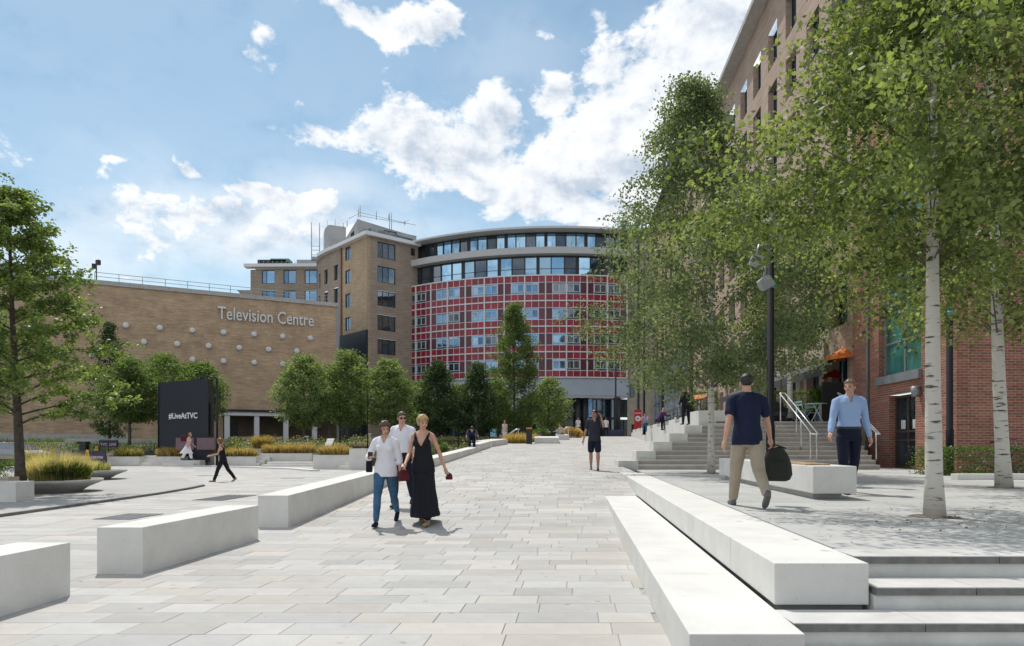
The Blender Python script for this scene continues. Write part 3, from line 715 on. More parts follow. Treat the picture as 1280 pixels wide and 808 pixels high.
# sign between px 272 and 391, baseline py 399..406
u0, u1 = s_u(272), s_u(391.5); p0, n0 = sfn(u0); p1, _ = sfn(u1)
zb = EYE+(557-399)/F*p0.y
sg = thing('building_sign', 'white raised capital and lower case lettering Television Centre on the tan brick wall', 'sign', (p0.x, p0.y, zb))
W_ = (p1-p0).length
tmp = bpy.data.curves.new('t', 'FONT'); tmp.body = 'Television Centre'; tmp.size = 1; to = bpy.data.objects.new('t', tmp); COL.objects.link(to)
bpy.context.view_layer.update(); w1 = to.dimensions.x; bpy.data.objects.remove(to); bpy.data.curves.remove(tmp)
sz = 1.95
text_letters('Television Centre', sz, .07, WHITEP, sg, (p0.x+n0.x*.08, p0.y+n0.y*.08, zb), (p1.x-p0.x, p1.y-p0.y, 0), font_scale=(W_/(w1*sz), 1), bold=.018)

# ------------------------------------------------------------------ brown tower and rear wing
def build_tower():
    t = thing('brown_tower', 'brown brick corner tower with curved left side, white roof edge and grey penthouse', 'building', (-19.2, 92, 1.5))
    C = (-19.4, 92.0); E = (-13.4, 97.4); ZR = 29.0
    # right face, its shade put into the greyer brick colour
    fr, Lr = fn_line(C, E)
    def ur(px):
        k = (px-640)/F; v = (Vector(E)-Vector(C)).normalized(); return (k*C[1]-C[0])/(v.x-k*v.y)
    ua, ub = ur(472), ur(494.6); rowsz = [(304, 324), (334, 354), (364.5, 383.5), (394.5, 414), (424.5, 443.5)]
    dm = 93.8; holes = []
    for (t_, b_) in rowsz: holes.append((ua, ub, EYE+(557-b_)/F*dm, EYE+(557-t_)/F*dm))
    extra = [(ur(513.5), ur(519), EYE+(557-320)/F*96.8, EYE+(557-311)/F*96.8)]
    wall('wall', fr, 0, Lr, 1, ZR, holes+extra, BRICK_SHADED, t)
    for h in holes: window(fr, *h, t, fr=.1, muls=(.3, .62), single=False, glass=GLASS_D)
    window(fr, *extra[0], t, fr=.12, glass=GLASS_D)
    # flat left face, sunlight put into its lighter brick, then the curve
    A = (-24.3, 97.6)
    fl_, Ll = fn_line(A, C)
    def ul(px, f0=A, f1=C):
        k = (px-640)/F; v = (Vector(f1)-Vector(f0)).normalized(); return (k*f0[1]-f0[0])/(v.x-k*v.y)
    holes = []
    for (t_, b_) in ((308, 324.5), (337, 354), (367, 384), (396.5, 413)):
        holes.append((ul(431.5), ul(438), EYE+(557-b_)/F*96, EYE+(557-t_)/F*96))
    wall('wall', fl_, 0, Ll, 1, ZR, holes, BRICK_TAN2, t)
    for h in holes: window(fl_, *h, t, fr=.12, muls=(.5,), frame=METAL_D)
    m = MB(); bar(m, fl_, -.1, Ll-.02, 1.4, EYE+(557-417)/F*95, .0, .3); m.build('cladding_box', BLACK, t)
    m = MB(); bar(m, fl_, -.15, .1, 1, ZR, .0, .18); m.build('downpipe', pm('rust_strip', (.2, .09, .05), .7), t)
    # concave curve from A back to B
    pts = [Vector(A), Vector((-26.6, 100.0)), Vector((-28.6, 102.6)), Vector((-30.0, 105.4)), Vector((-30.8, 108.4))]
    segs = []
    for a, b in zip(pts, pts[1:]):
        f, l = fn_line(b, a); hs = [(l*.3, l*.3+1.25, 26.9-3.3*k-2.2, 26.9-3.3*k) for k in range(5)]
        wall('wall', f, 0, l, 1, ZR, hs, BRICK_SHADED, t, depth=.35)
        for h in hs: window(f, *h, t, fr=.1, glass=GLASS_D, off=-.28)
    # rear wing, faces the camera
    B = pts[-1]; W0 = (-41.6, 108.6); f, l = fn_line(W0, B)
    hs = []
    def uw(px): return (px-640)/F*108.6+41.6
    for k in range(3):
        for (a, b) in ((327.5, 344), (354.8, 370.8), (381.3, 397)):
            zc = EYE+(557-(338+25.5*k))/F*108.5; hs.append((uw(a), min(uw(b), l-.1), zc-2.15, zc))
    wall('wall', f, 0, l, 1, ZR-.3, hs, BRICK_SHADED, t)
    for h in hs: window(f, *h, t, fr=.1, muls=(.36,), single=False)
    f2, l2 = fn_line((-43.5, 108.9), W0); wall('wall', f2, 0, l2, 1, 25.4, [], BRICK_SHADED, t)
    m = MB(); m.box(-43.8, -41.4, 108.8, 118, 25.402, 25.55); m.build('side_roof', CONC_G, t)
    # white roof edge following all faces
    m = MB(); path = [Vector(E)+Vector((.0, .0)), Vector(C), Vector(A)]+pts[1:]+[Vector(W0)+Vector((-.8, 0))]
    outp = []
    for i, p in enumerate(path):
        a = path[max(0, i-1)]; b = path[min(len(path)-1, i+1)]; v = (b-a).normalized(); n = Vector((-v.y, v.x)) ; 
        n = Vector((-v.y, v.x)) if (Vector((-v.y, v.x)).y < 0) else Vector((v.y, -v.x))
        if i >= len(path)-3: n = Vector((0, -1))
        if i == 1: n = Vector((-.15, -1.25))
        outp.append((p+n*.75, p-n*.6))
    for (a, a2), (b, b2) in zip(outp, outp[1:]):
        m.hexa([(a.x, a.y, ZR+.002), (b.x, b.y, ZR+.002), (b2.x, b2.y, ZR+.002), (a2.x, a2.y, ZR+.002)], [(a.x, a.y, ZR+.5), (b.x, b.y, ZR+.5), (b2.x, b2.y, ZR+.5), (a2.x, a2.y, ZR+.5)])
    m.build('roof_edge', WHITEP, t)
    m = MB(); i = len(m.v)
    poly = [Vector(E), Vector(C), Vector(A)]+pts[1:]+[Vector(W0), Vector((-41.6, 122)), Vector((-12, 122))]
    m.poly([(p.x, p.y, ZR+.3) for p in poly]); m.build('roof', CONC_G, t)
    # penthouse: grey volume with dark windows and glass balustrade
    pc = [at(447, 290, 95.5), at(520.6, 290, 100.5), at(429.6, 290, 101.5)]
    PGR = pm('penthouse_grey', (.36, .36, .36), .6, var=.08, vscale=.6)
    c0, c1, c2 = [Vector((p.x, p.y)) for p in pc]
    zt0 = EYE+(557-272)/F*95.5
    f, l = fn_line(c0, c1); hs = [(1.0, 3.2, ZR+.6, ZR+2.2), (3.9, 5.9, ZR+.6, ZR+2.6), (6.0, 8.2, ZR+.6, ZR+2.0)]
    wall('penthouse_wall', f, 0, l, ZR+.3, zt0, hs, PGR, t, ztop=lambda u: zt0-.25-.11*u)
    for h in hs: window(f, *h, t, fr=.08, muls=(.5,), glass=GLASS_D)
    f3, l3 = fn_line(c2, c0); hs = [(1.0, 3.0, ZR+.6, ZR+2.0), (3.5, 5.4, ZR+.6, ZR+2.3)]
    wall('penthouse_wall', f3, 0, l3, ZR+.3, zt0, hs, PGR, t, ztop=lambda u: zt0-1.6+1.35*u/l3)
    for h in hs: window(f3, *h, t, fr=.08, muls=(.5,), glass=GLASS_D)
    m = MB(); m.poly([(c0.x, c0.y, zt0-.3), (c1.x, c1.y, zt0-1.2), (c1.x-3, c1.y+9, zt0-1.2), (c2.x, c2.y, zt0-1.6)]); m.build('penthouse_roof', CONC_G, t)
    # rounded plant block on the left
    q = [at(404.5, 290, 107), at(406, 290, 104.5), at(411, 290, 102.5), at(432, 290, 103.5)]; m = MB()
    zt = EYE+(557-284)/F*103.5
    for a, b in zip(q, q[1:]): m.hexa([(a.x, a.y, ZR), (b.x, b.y, ZR), (b.x, b.y+.3, ZR), (a.x, a.y+.3, ZR)], [(a.x, a.y, zt), (b.x, b.y, zt), (b.x, b.y+.3, zt), (a.x, a.y+.3, zt)])
    m.poly([(p.x, p.y, zt+.002) for p in q]); m.build('plant_room', PGR, t)
    # glass balustrade behind the roof edge
    for a, b, nm in ((Vector(C)+Vector((.2, .9)), Vector(E)+Vector((-.8, .6)), 6), (Vector(A)+Vector((.9, .5)), Vector(C)+Vector((.2, .9)), 7)):
        f, l = fn_line(a, b)
        for i in range(nm):
            m = MB(); bar(m, f, l*i/nm+.03, l*(i+1)/nm-.03, ZR+.5, ZR+1.35, 0, .03); m.build('balustrade_panel', GLASS_D, t)
    # masts and scaffold poles
    def mast(px, py0, py1, d, r=.05, nm='mast'):
        a = at(px, py0, d); b = at(px, py1, d); m = MB(); m.tube([a, b], r, 6); m.build(nm, METAL_G, t)
    mast(389.5, 322, 278, 112, .07); mast(399.5, 322, 279, 112, .07); mast(409, 290, 276, 108, .04); mast(419, 288, 274, 108, .04)
    for z_ in (308, 313, 319): 
        a = at(389.5, z_, 112); b = at(400, z_, 112); m = MB(); m.tube([a, b], .05, 6); m.build('mast_brace', METAL_G, t)
    for px, y0, y1 in ((450.2, 272, 257), (448, 272, 262), (470.5, 275, 264), (487, 292, 266), (489.5, 292, 266), (486, 275, 268), (506, 282, 276), (434, 284, 276), (429, 286, 279)):
        mast(px, y0, y1, 96.5, .05, 'scaffold_pole')
    for a, b in (((436, 274), (450, 266)), ((450, 266), (520, 282)), ((450, 270), (508, 280)), ((504, 279), (512, 275))):
        m = MB(); m.tube([at(*a, 96.6), at(*b, 97.5)], .035, 6); m.build('scaffold_rail', METAL_G, t)
    # plant on the rear wing
    for i, (a, b, y0, y1, mt) in enumerate(((322, 358, 332, 325, METAL_D), (338, 361, 327, 323.5, pm('green_mesh', (.1, .3, .22), .8)), (371, 397, 331, 325, METAL_G), (389, 402, 326, 321, METAL_G))):
        p = at(a, y0, 113); q_ = at(b, y1, 113); m = MB(); m.box(p.x, q_.x, 113, 115, p.z, q_.z); m.build('roof_plant', mt, t)
    for i in range(14):
        px = 324+i*5.6; mast(px, 332, 326.5, 111.2, .03, 'roof_rail_post')
    return t
tower = build_tower()

# ------------------------------------------------------------------ curved building with the red panels
def build_curved():
    CX, CY, RR = 6.3, 124.6, 34.6; fn = fn_arc(CX, CY, RR); bay = R(4.55)*RR; uL = R(-39.5)*RR; nb = 12; uR = uL+bay*nb
    t = thing('curved_building', 'convex curved building with a white grid of red and plum panels under two glazed floors', 'building', (6.3, 100, 1.5))
    z0, fh = 9.75, 3.37; z1 = z0+4*fh
    m = MB(); curve_bar(m, fn, uL, uR, z0-.1, z1, -.5, -.12, bay/2); m.build('backing_wall', METAL_D, t)
    mu = MB(); cache = {}
    grid = MB()
    for k in range(nb+1):
        u = uL+bay*k; bar(grid, fn, u-.08, u+.08, z0-.05, z1+.05, -.12, .16)
    for f in range(5):
        z = z0+fh*f; 
        for k in range(nb): bar(grid, fn, uL+bay*k+.082, uL+bay*(k+1)-.082, z-.08, z+.08, -.12, .12)
    grid.build('white_grid', WHITEP, t)
    sub = MB(); sw = bay/3; hm = (.1, .87, .92, 2.42, 2.47, fh-.1)
    FR = pm('window_frame_pale', (.55, .6, .66), .45, var=.03)
    for f in range(4):
        zb = z0+fh*f
        for k in range(nb):
            ub = uL+bay*k
            for z in (.895, 2.445):
                bar(sub, fn, ub+.11, ub+bay-.11, zb+z-.035, zb+z+.035, -.1, .03)
            for s in (1, 2):
                bar(sub, fn, ub+sw*s-.025, ub+sw*s+.025, zb+.1, zb+.86, -.1, .03)
                bar(sub, fn, ub+sw*s-.03, ub+sw*s+.03, zb+2.48, zb+fh-.1, -.1, .03)
            s = 1 if k % 2 == 0 else 2
            bar(sub, fn, ub+sw*s-.03, ub+sw*s+.03, zb+.93, zb+2.41, -.1, .03)
            for s in range(3):
                a, b = ub+sw*s+(.1 if s == 0 else .03), ub+sw*(s+1)-(.1 if s == 2 else .03)
                for (c, d) in ((.1, .86), (2.48, fh-.1)):
                    m = MB(); bar(m, fn, a, b, zb+c, zb+d, -.1, .0); m.build('red_panel', RED, t)
                if (k % 2 == 0 and s == 0) or (k % 2 == 1 and s == 2):
                    m = MB(); bar(m, fn, a, b, zb+.93, zb+2.41, -.1, .0); m.build('plum_panel', PURP, t)
            a, b = (ub+sw+.03, ub+bay-.1) if k % 2 == 0 else (ub+.1, ub+2*sw-.03)
            w = MB(); zc0, zc1 = zb+1.22, zb+2.14
            bar(w, fn, a, b, zc0-.07, zc0, -.1, .02); bar(w, fn, a, b, zc1, zc1+.07, -.1, .02)
            for q in (a, (a+b)/2-.05, b-.1): bar(w, fn, q, q+.1, zc0, zc1, -.1, .02)
            wo = w.build('window', FR, t); gm = GLASS_D if (k < 2 or (k >= 9 and (k*3+f) % 4) or (k*5+f*3) % 7 == 0 or (f < 1 and k in (2, 3))) else GLASS  # darker glass picked by bay imitates the reflected surroundings
            for (c, d) in ((zb+.93, zc0-.07), (zc1+.07, zb+2.41)):
                m = MB(); bar(m, fn, a, b, c, d, -.1, -.04); m.build('pane', gm, wo)
            for i in range(2):
                p_, q_ = (a+.1, (a+b)/2-.05) if i == 0 else ((a+b)/2+.05, b-.1)
                m = MB(); bar(m, fn, p_, q_, zc0, zc1, -.1, -.05); m.build('pane', gm, wo)
    sub.build('thin_grid', WHITEP, t)
    # pale fascia under the grid
    m = MB(); curve_bar(m, fn, uL-.2, uR+.3, 7.35, z0-.12, -.6, -.1, bay/2); m.build('fascia', pm('blue_grey_fascia', (.42, .47, .55), .6, var=.05, vscale=.6), t)
    m = MB(); curve_bar(m, fn, uL-.2, uR+.3, 7.1, 7.34, -3.5, -.3, bay/2); m.build('soffit', WHITEP, t)
    # entrance glazing, columns
    f2 = fn_arc(CX, CY, RR-2.2); s2 = (RR-2.2)/RR
    for k in range(-2, nb*2+2):
        a = (uL+bay*k/2)*s2; b = a+bay/2*s2
        if a > uR*s2: break
        for (c, d) in ((1.55, 4.3), (4.6, 7.08)):
            m = MB(); bar(m, f2, a+.05, b-.05, c, d, -.05, 0); m.build('glazing_pane', GLASS_D if (k*7) % 5 else GLASS, t)
    m = MB()
    for k in range(-2, nb*2+3):
        a = (uL+bay*k/2)*s2
        if a > (uR+.2)*s2: break
        bar(m, f2, a-.05, a+.05, 1.5, 7.09, -.08, .08)
    curve_bar(m, f2, uL*s2-2, uR*s2, 4.3, 4.6, -.1, .14, bay); m.build('entrance_frame', METAL_D, t)
    for px in (722.5, 731.5, 771, 660, 600, 560):
        p = at(px, 500, 91.3 if px > 650 else 93.5); m = MB(); m.tube([(p.x, p.y, 1.5), (p.x, p.y, 7.2)], .42, 14); m.build('column', METAL_D, t)
    # glazed floors
    zl = z1+.05; zs0, zs1 = 26.0, 27.0; zt0 = 29.35
    def glazed(r, za, zb_, pw, tr, posts):
        f = fn_arc(CX, CY, r); s = r/RR; a = uL*s-.6; n = int((uR*s+1.5-a)/pw)
        m = MB()
        for i in range(n+1):
            wd = .07 if i % posts else .22
            bar(m, f, a+pw*i-wd, a+pw*i+wd, za, zb_, -.15, .1)
        curve_bar(m, f, a, a+pw*n, za, za+.12, -.14, .06, pw); curve_bar(m, f, a, a+pw*n, zb_-.15, zb_, -.14, .06, pw)
        if tr: curve_bar(m, f, a, a+pw*n, za+tr, za+tr+.05, -.12, .05, pw)
        m.build('glazing_frame', METAL_D, t)
        for i in range(n):
            m = MB(); bar(m, f, a+pw*i+.04, a+pw*(i+1)-.04, za+.1, zb_-.12, -.06, -.02)
            m.build('glazing_pane', GLASS_B if (i*5) % 7 > 1 and i > 2 and i < n-3 else GLASS_D, t)
    glazed(RR-.9, zl, zs0, 1.75, 1.0, 3)
    glazed(RR-1.6, zs1, zt0, 1.35, None, 4)
    # dwarf wall panels visible through the upper glazing
    def slab(r0, r1, za, zb_, nm, mt, ext=.0):
        n = 26; m = MB(); a0 = R(-40.6)-ext; a1 = R(17.5)
        for i in range(n):
            a, b = a0+(a1-a0)*i/n, a0+(a1-a0)*(i+1)/n
            q = lambda an, r_, z: (CX+r_*math.sin(an), CY-r_*math.cos(an), z)
            m.hexa([q(a, r1, za), q(b, r1, za), q(b, r0, za), q(a, r0, za)], [q(a, r1, zb_), q(b, r1, zb_), q(b, r0, zb_), q(a, r0, zb_)])
        m.build(nm, mt, t)
    slab(RR-2, RR+.15, zs0+.08, zs1-.05, 'balcony_band', pm('band_grey', (.5, .5, .5), .7, var=.06))
    slab(RR-14, RR+.2, zt0+.05, zt0+.30, 'roof_edge', pm('roof_edge_grey', (.58, .58, .58), .6, var=.05), .02)
    slab(RR-14, RR-.5, zt0+.352, zt0+.55, 'roof', METAL_G)
    slab(RR-5, RR-1.0, z1+.01, z1+.05, 'terrace_floor', CONC_G)
    m = MB()
    for i in range(40):
        a = R(-39)+R(56)*i/39; r_ = RR-.3; m.tube([(CX+r_*math.sin(a), CY-r_*math.cos(a), zs1), (CX+r_*math.sin(a), CY-r_*math.cos(a), zs1+.75)], .02, 4, cap=False)
    m.build('balcony_rail', METAL_D, t)
    return t
curved = build_curved()

# ------------------------------------------------------------------ right-hand building and its red brick corner
def build_right():
    t = thing('brick_corner_building', 'red brick corner building with double doors and a large green tinted window', 'building', (12.9, 22, 0))
    def uf(px):   # distance along facade measured as depth
        k = (px-640)/F; return 11.08/(k-.08)
    # facade runs from far (u=0 at depth 26.4) to near (depth 19.4); left-hand normal faces -X
    far, near = 26.45, 19.4
    f, l = fn_line((XFAC(far), far), (XFAC(near), near)); sc_ = l/(far-near)
    U = lambda d: (far-d)*sc_
    dwin = (uf(1098.5), uf(1151.5)); zwb = EYE+(557-473)/F*dwin[0]
    ZT = 25.3
    door = (U(uf(1111.5)), U(uf(1144)), 0.0, EYE+(557-495)/F*uf(1112))
    wins = [(U(dwin[0]), U(dwin[1]), zwb+k*4.35, zwb+k*4.35+3.7) for k in range(5)]
    wall('wall', f, 0, l, -.05, ZT, [door]+wins, BRICK_RED, t, depth=.3)
    for w in wins: window(f, *w, t, fr=.08, muls=(.5,), trans=(.31, .66), glass=GLASS_G, frame=METAL_G, off=-.22)
    m = MB(); bar(m, f, wins[0][0]-.05, wins[0][1]+.05, zwb-.28, zwb-.002, -.2, .12); m.build('window_sill', METAL_G, t)
    dr = window(f, door[0], door[1], .02, door[3]-.02, t, fr=.09, muls=(.5,), trans=(.38, .5), glass=GLASS_D, frame=pm('brown_door_frame', (.09, .05, .035), .5), off=-.22, single=False, name='door')
    for q in (.28, .72):
        u = door[0]+(door[1]-door[0])*q; m = MB(); bar(m, f, u-.15, u+.15, 1.32, 1.62, -.235, -.228); m.build('notice', WHITEP, dr)
    ul_ = U(uf(1150)); pl = P3(f, ul_, door[3]+.2, .12)
    m = MB(); m.tube([Vector(P3(f, ul_, 2.45, .0)), Vector(P3(f, ul_, 2.45, .2))], [.12, .14], 10); m.tube([Vector(P3(f, ul_, 2.3, .15)), Vector(P3(f, ul_, 2.62, .15))], [.1, .13], 10); m.build('wall_lamp', METAL_G, t)
    m = MB(); m.tube([Vector(P3(f, 1.45, 0, .06)), Vector(P3(f, 1.45, 20, .06))], .05, 8); m.build('downpipe', METAL_G, t)
    # return wall facing the viewer
    f2, l2 = fn_line((XFAC(near), near), (XFAC(near)+18, near+1.2))
    wall('wall', f2, 0, l2, -.05, ZT, [(3.6, 5.8, 1.0, 2.05)], BRICK_RED, t, depth=.35)
    m = MB(); bar(m, f2, 3.6, 5.8, 1.0, 2.05, -.35, -.3); m.build('vent_backing', BLACK, t)
    for i in range(12):
        m = MB(); u = 3.65+i*.18; bar(m, f2, u, u+.05, 1.0, 2.05, -.28, -.2); m.build('louvre', METAL_D, t)
    # blank side towards the recess
    f3, l3 = fn_line((XFAC(far)+6, far+.1), (XFAC(far), far)); 
    m = MB(); m.box(XFAC(19.4)+.35, 30, 19.9, 26, ZT-.3, ZT); m.build('roof', CONC_G, t)
    # stone building behind it along the same line
    s = thing('stone_fronted_building', 'tall pale stone fronted building along the right with deep-set windows', 'building', (14, 45, 1.6))
    FARD = 62.0
    f, l = fn_line((XFAC(FARD), FARD), (XFAC(26.46), 26.46)); sc_ = l/(FARD-26.46)
    U = lambda d: (FARD-d)*sc_
    hs = []
    for r_ in range(7):
        zc = 3.55+3.12*r_
        for k in range(12):
            d = 27.75+3.0*k
            if d > FARD-1: break
            hh = 1.05 if r_ else 1.65
            hs.append((U(d+.8), U(d-.8), zc-hh-(.15 if r_ == 0 else 0), zc+1.02))
    wall('wall', f, 0, l, 1.6, 25.3, hs, BRICK_PINK, s, depth=.42)
    for h in hs: window(f, *h, s, fr=.07, muls=(.4,), glass=GLASS_R, off=-.34, single=True)
    STR = pm('window_reveal_grey', (.5, .5, .5), .6)
    m = MB(); bar(m, f, -.2, l+.3, 25.302, 25.6, -.5, .75); m.build('roof_overhang', CONC_G, s)
    f0, l0 = fn_line((XFAC(26.3), 26.3), (XFAC(19.2), 19.2)); m = MB(); bar(m, f0, .25, l0+.2, 25.302, 25.6, -.5, .75); m.build('roof_overhang', CONC_G, t)
    m = MB(); m.box(XFAC(FARD)+.4, 34, 26.6, FARD, 25.0, 25.29); m.build('roof', CONC_G, s)
    m = MB(); m.hexa([(XFAC(FARD), FARD+.1, 1.5), (34, FARD+.1, 1.5), (34, FARD+.4, 1.5), (XFAC(FARD), FARD+.4, 1.5)], [(XFAC(FARD), FARD+.1, 25.2), (34, FARD+.1, 25.2), (34, FARD+.4, 25.2), (XFAC(FARD), FARD+.4, 25.2)])
    m.build('end_wall', BRICK_PINK, s)
    # vertical pale piers at the ground floors
    for k in range(12):
        d = 29.25+3.0*k
        if d > FARD-1: break
        m = MB(); bar(m, f, U(d)-.28, U(d)+.28, 1.6, 5.2, .0, .16); m.build('pier', STONE_B, s)
    # glazed stair beyond
    gst = thing('glass_lobby', 'tall glazed lobby between the stone building and the beige wing', 'building', (17, 75, 1.6))
    f, l = fn_line((XFAC(86), 86), (XFAC(62.6), 62.6))
    fr = MB(); n = 8
    for i in range(n+1): u = l*i/n; bar(fr, f, u-.07, u+.07, 1.6, 10.2, -.1, .1)
    for z in (1.6, 3.7, 5.8, 7.9, 10.1): bar(fr, f, 0, l, z, z+.14, -.09, .09)
    fr.build('glazing_frame', METAL_G, gst)
    GL_L = glassmat('pale_glass', dark=(.12, .14, .15), refl=(.8, .88, 1), lo=.25, hi=.6)
    for i in range(n):
        for z in (1.74, 3.84, 5.94, 8.04):
            m = MB(); bar(m, f, l*i/n+.07, l*(i+1)/n-.07, z, z+1.96, -.06, -.03); m.build('glazing_pane', GL_L, gst)
    wall('wall', f, 0, l, 10.25, 28.6, [(u0_, u0_+1.7, z_, z_+1.9) for u0_ in (1.5, 5.2, 8.9, 12.6, 16.3, 20) for z_ in (11.5, 14.8, 18.1, 21.4)], BRICK_TAN2, gst)
    for u0_ in (1.5, 5.2, 8.9, 12.6, 16.3, 20):
        for z_ in (11.5, 14.8, 18.1, 21.4): window(f, u0_, u0_+1.7, z_, z_+1.9, gst, glass=GLASS_D)
    m = MB(); bar(m, f, -.2, l+.4, 28.602, 29.0, -12, .6); m.build('roof', METAL_D, gst)
    m = MB(); m.box(XFAC(62.7)+.02, XFAC(62.7)+12, 62.55, 62.7, 1.6, 28.5); m.build('end_wall', STONE_B, gst)
    # beige wing facing the viewer
    b = thing('beige_wing', 'narrow beige stone wing right of the curved red building', 'building', (17, 92, 1.5))
    f, l = fn_line((15.5, 91.8), (20.5, 91.0))
    hs = [(.35, .95, 7.2, 9.0), (.55, 1.3, 1.6, 3.6)]
    wall('wall', f, 0, l, 1.5, 29.3, hs, STONE_B, b)
    for h in hs: window(f, *h, b, fr=.08, glass=GLASS_D)
    m = MB(); bar(m, f, 1.35, 1.6, 1.5, 29, 0, .12); m.build('dark_strip', METAL_D, b)
    m = MB(); bar(m, f, 3.3, 3.6, 1.5, 29, .0, .1); m.build('dark_strip', STONE_B, b)
    m = MB(); bar(m, f, -.3, l+1, 29.302, 29.7, -10, .5); m.build('roof', METAL_D, b)
build_right()
# ------------------------------------------------------------------ foliage
def leaves(name, pts, size, mat, parent, seed, aspect=.6, flat=.35, tones=None, lean=None, fold=True):
    """many small folded leaves around the given points"""
    rg = np.random.default_rng(seed); n = len(pts); pts = np.asarray(pts, dtype=np.float64)
    o0 = ORG.get(parent.name, Vector()) if parent is not None else Vector()
    pts = pts - np.array(o0)
    a = rg.normal(size=(n, 3)); a[:, 2] *= flat
    if lean is not None: a += np.array(lean)
    a /= np.linalg.norm(a, axis=1)[:, None]
    b = rg.normal(size=(n, 3)); b -= (b*a).sum(1)[:, None]*a; b /= np.linalg.norm(b, axis=1)[:, None]
    c = np.cross(a, b)
    s = size*rg.uniform(.65, 1.3, n)[:, None]
    v = np.empty((n, 4, 3)); h = s*aspect*.5
    v[:, 0] = pts; v[:, 1] = pts+a*s*.45+b*h+c*h*.25; v[:, 2] = pts+a*s; v[:, 3] = pts+a*s*.45-b*h+c*h*.25
    me = bpy.data.meshes.new(name); me.vertices.add(n*4); me.vertices.foreach_set('co', v.astype(np.float32).ravel())
    me.loops.add(n*4); me.loops.foreach_set('vertex_index', np.arange(n*4, dtype=np.int32))
    me.polygons.add(n); me.polygons.foreach_set('loop_start', np.arange(0, n*4, 4, dtype=np.int32))
    me.update(calc_edges=True)
    t = rg.uniform(0, 1, n) if tones is None else np.clip(np.asarray(tones)+rg.normal(0, .16, n), 0, 1)
    at_ = me.attributes.new('tone', 'FLOAT', 'FACE'); at_.data.foreach_set('value', t.astype(np.float32))
    me.materials.append(mat)
    o = bpy.data.objects.new(name, me); COL.objects.link(o)
    if parent is not None: o.parent = parent
    return o
LEAF_BIRCH = leafmat('birch_leaf', (.040, .060, .022), (.23, .27, .11), .48, rough=.55, spec=.4)
LEAF_OAK = leafmat('bright_leaf', (.05, .09, .025), (.24, .30, .09), .4, rough=.45)
LEAF_MID = leafmat('mid_green_leaf', (.04, .075, .028), (.20, .26, .11), .42, rough=.6, spec=.15)
LEAF_LIGHT = leafmat('pale_green_leaf', (.06, .10, .038), (.29, .35, .18), .45, rough=.6, spec=.15)
LEAF_DARK = leafmat('dark_green_leaf', (.02, .042, .022), (.10, .145, .07), .35, rough=.6, spec=.15)
LEAF_HEDGE = leafmat('hedge_leaf', (.02, .05, .01), (.13, .20, .03), .3, rough=.4)
LEAF_BROWN = leafmat('dry_leaf', (.10, .05, .02), (.22, .12, .05), .3)
BARK = pm('bark', (.085, .065, .05), .9, var=.35, vscale=9, bump=.6, bscale=30)
BARK_G = pm('grey_bark', (.13, .115, .095), .9, var=.3, vscale=9, bump=.5, bscale=30)
def birchbark():
    m, nt, N, L, P = newmat('birch_bark')
    tc = N.new('ShaderNodeTexCoord'); mp = N.new('ShaderNodeMapping'); mp.inputs['Scale'].default_value = (5, 5, 26); L.new(tc.outputs['Object'], mp.inputs[0])
    n = N.new('ShaderNodeTexNoise'); n.inputs['Scale'].default_value = 1.0; n.inputs['Detail'].default_value = 5; L.new(mp.outputs[0], n.inputs['Vector'])
    r = N.new('ShaderNodeValToRGB'); L.new(n.outputs[0], r.inputs[0])
    r.color_ramp.elements[0].position = .0; r.color_ramp.elements[0].color = (.62, .58, .52, 1); r.color_ramp.elements[1].position = .66; r.color_ramp.elements[1].color = (.07, .055, .045, 1)
    e = r.color_ramp.elements.new(.585); e.color = (.56, .52, .46, 1)
    n2 = N.new('ShaderNodeTexNoise'); n2.inputs['Scale'].default_value = 2.3; n2.inputs['Detail'].default_value = 7; L.new(tc.outputs['Object'], n2.inputs['Vector'])
    r2 = N.new('ShaderNodeValToRGB'); L.new(n2.outputs[0], r2.inputs[0]); r2.color_ramp.elements[0].position = .62; r2.color_ramp.elements[0].color = (1, 1, 1, 1)
    r2.color_ramp.elements[1].position = .74; r2.color_ramp.elements[1].color = (.62, .5, .38, 1)
    mm = N.new('ShaderNodeMix'); mm.data_type = 'RGBA'; mm.blend_type = 'MULTIPLY'; mm.inputs[0].default_value = 1; L.new(r.outputs[0], mm.inputs[6]); L.new(r2.outputs[0], mm.inputs[7])
    L.new(mm.outputs[2], P.inputs['Base Color']); P.inputs['Roughness'].default_value = .65
    b = N.new('ShaderNodeBump'); b.inputs['Strength'].default_value = .4; b.inputs['Distance'].default_value = .01; L.new(n.outputs[0], b.inputs['Height']); L.new(b.outputs[0], P.inputs['Normal'])
    return m
BARK_B = birchbark()
BARK_BR = pm('birch_twig_bark', (.16, .12, .09), .8, var=.3, vscale=12)
def prof(pairs):
    return lambda t: float(np.interp(t, [p[0] for p in pairs], [p[1] for p in pairs]))
ROUND = prof([(0, .35), (.15, .8), (.4, 1), (.65, .88), (.85, .55), (1, .12)])
CONE = prof([(0, .5), (.1, .95), (.3, 1), (.6, .68), (.85, .32), (1, .04)])
COLUMN = prof([(0, .5), (.08, .95), (.3, 1), (.55, .82), (.8, .5), (1, .08)])
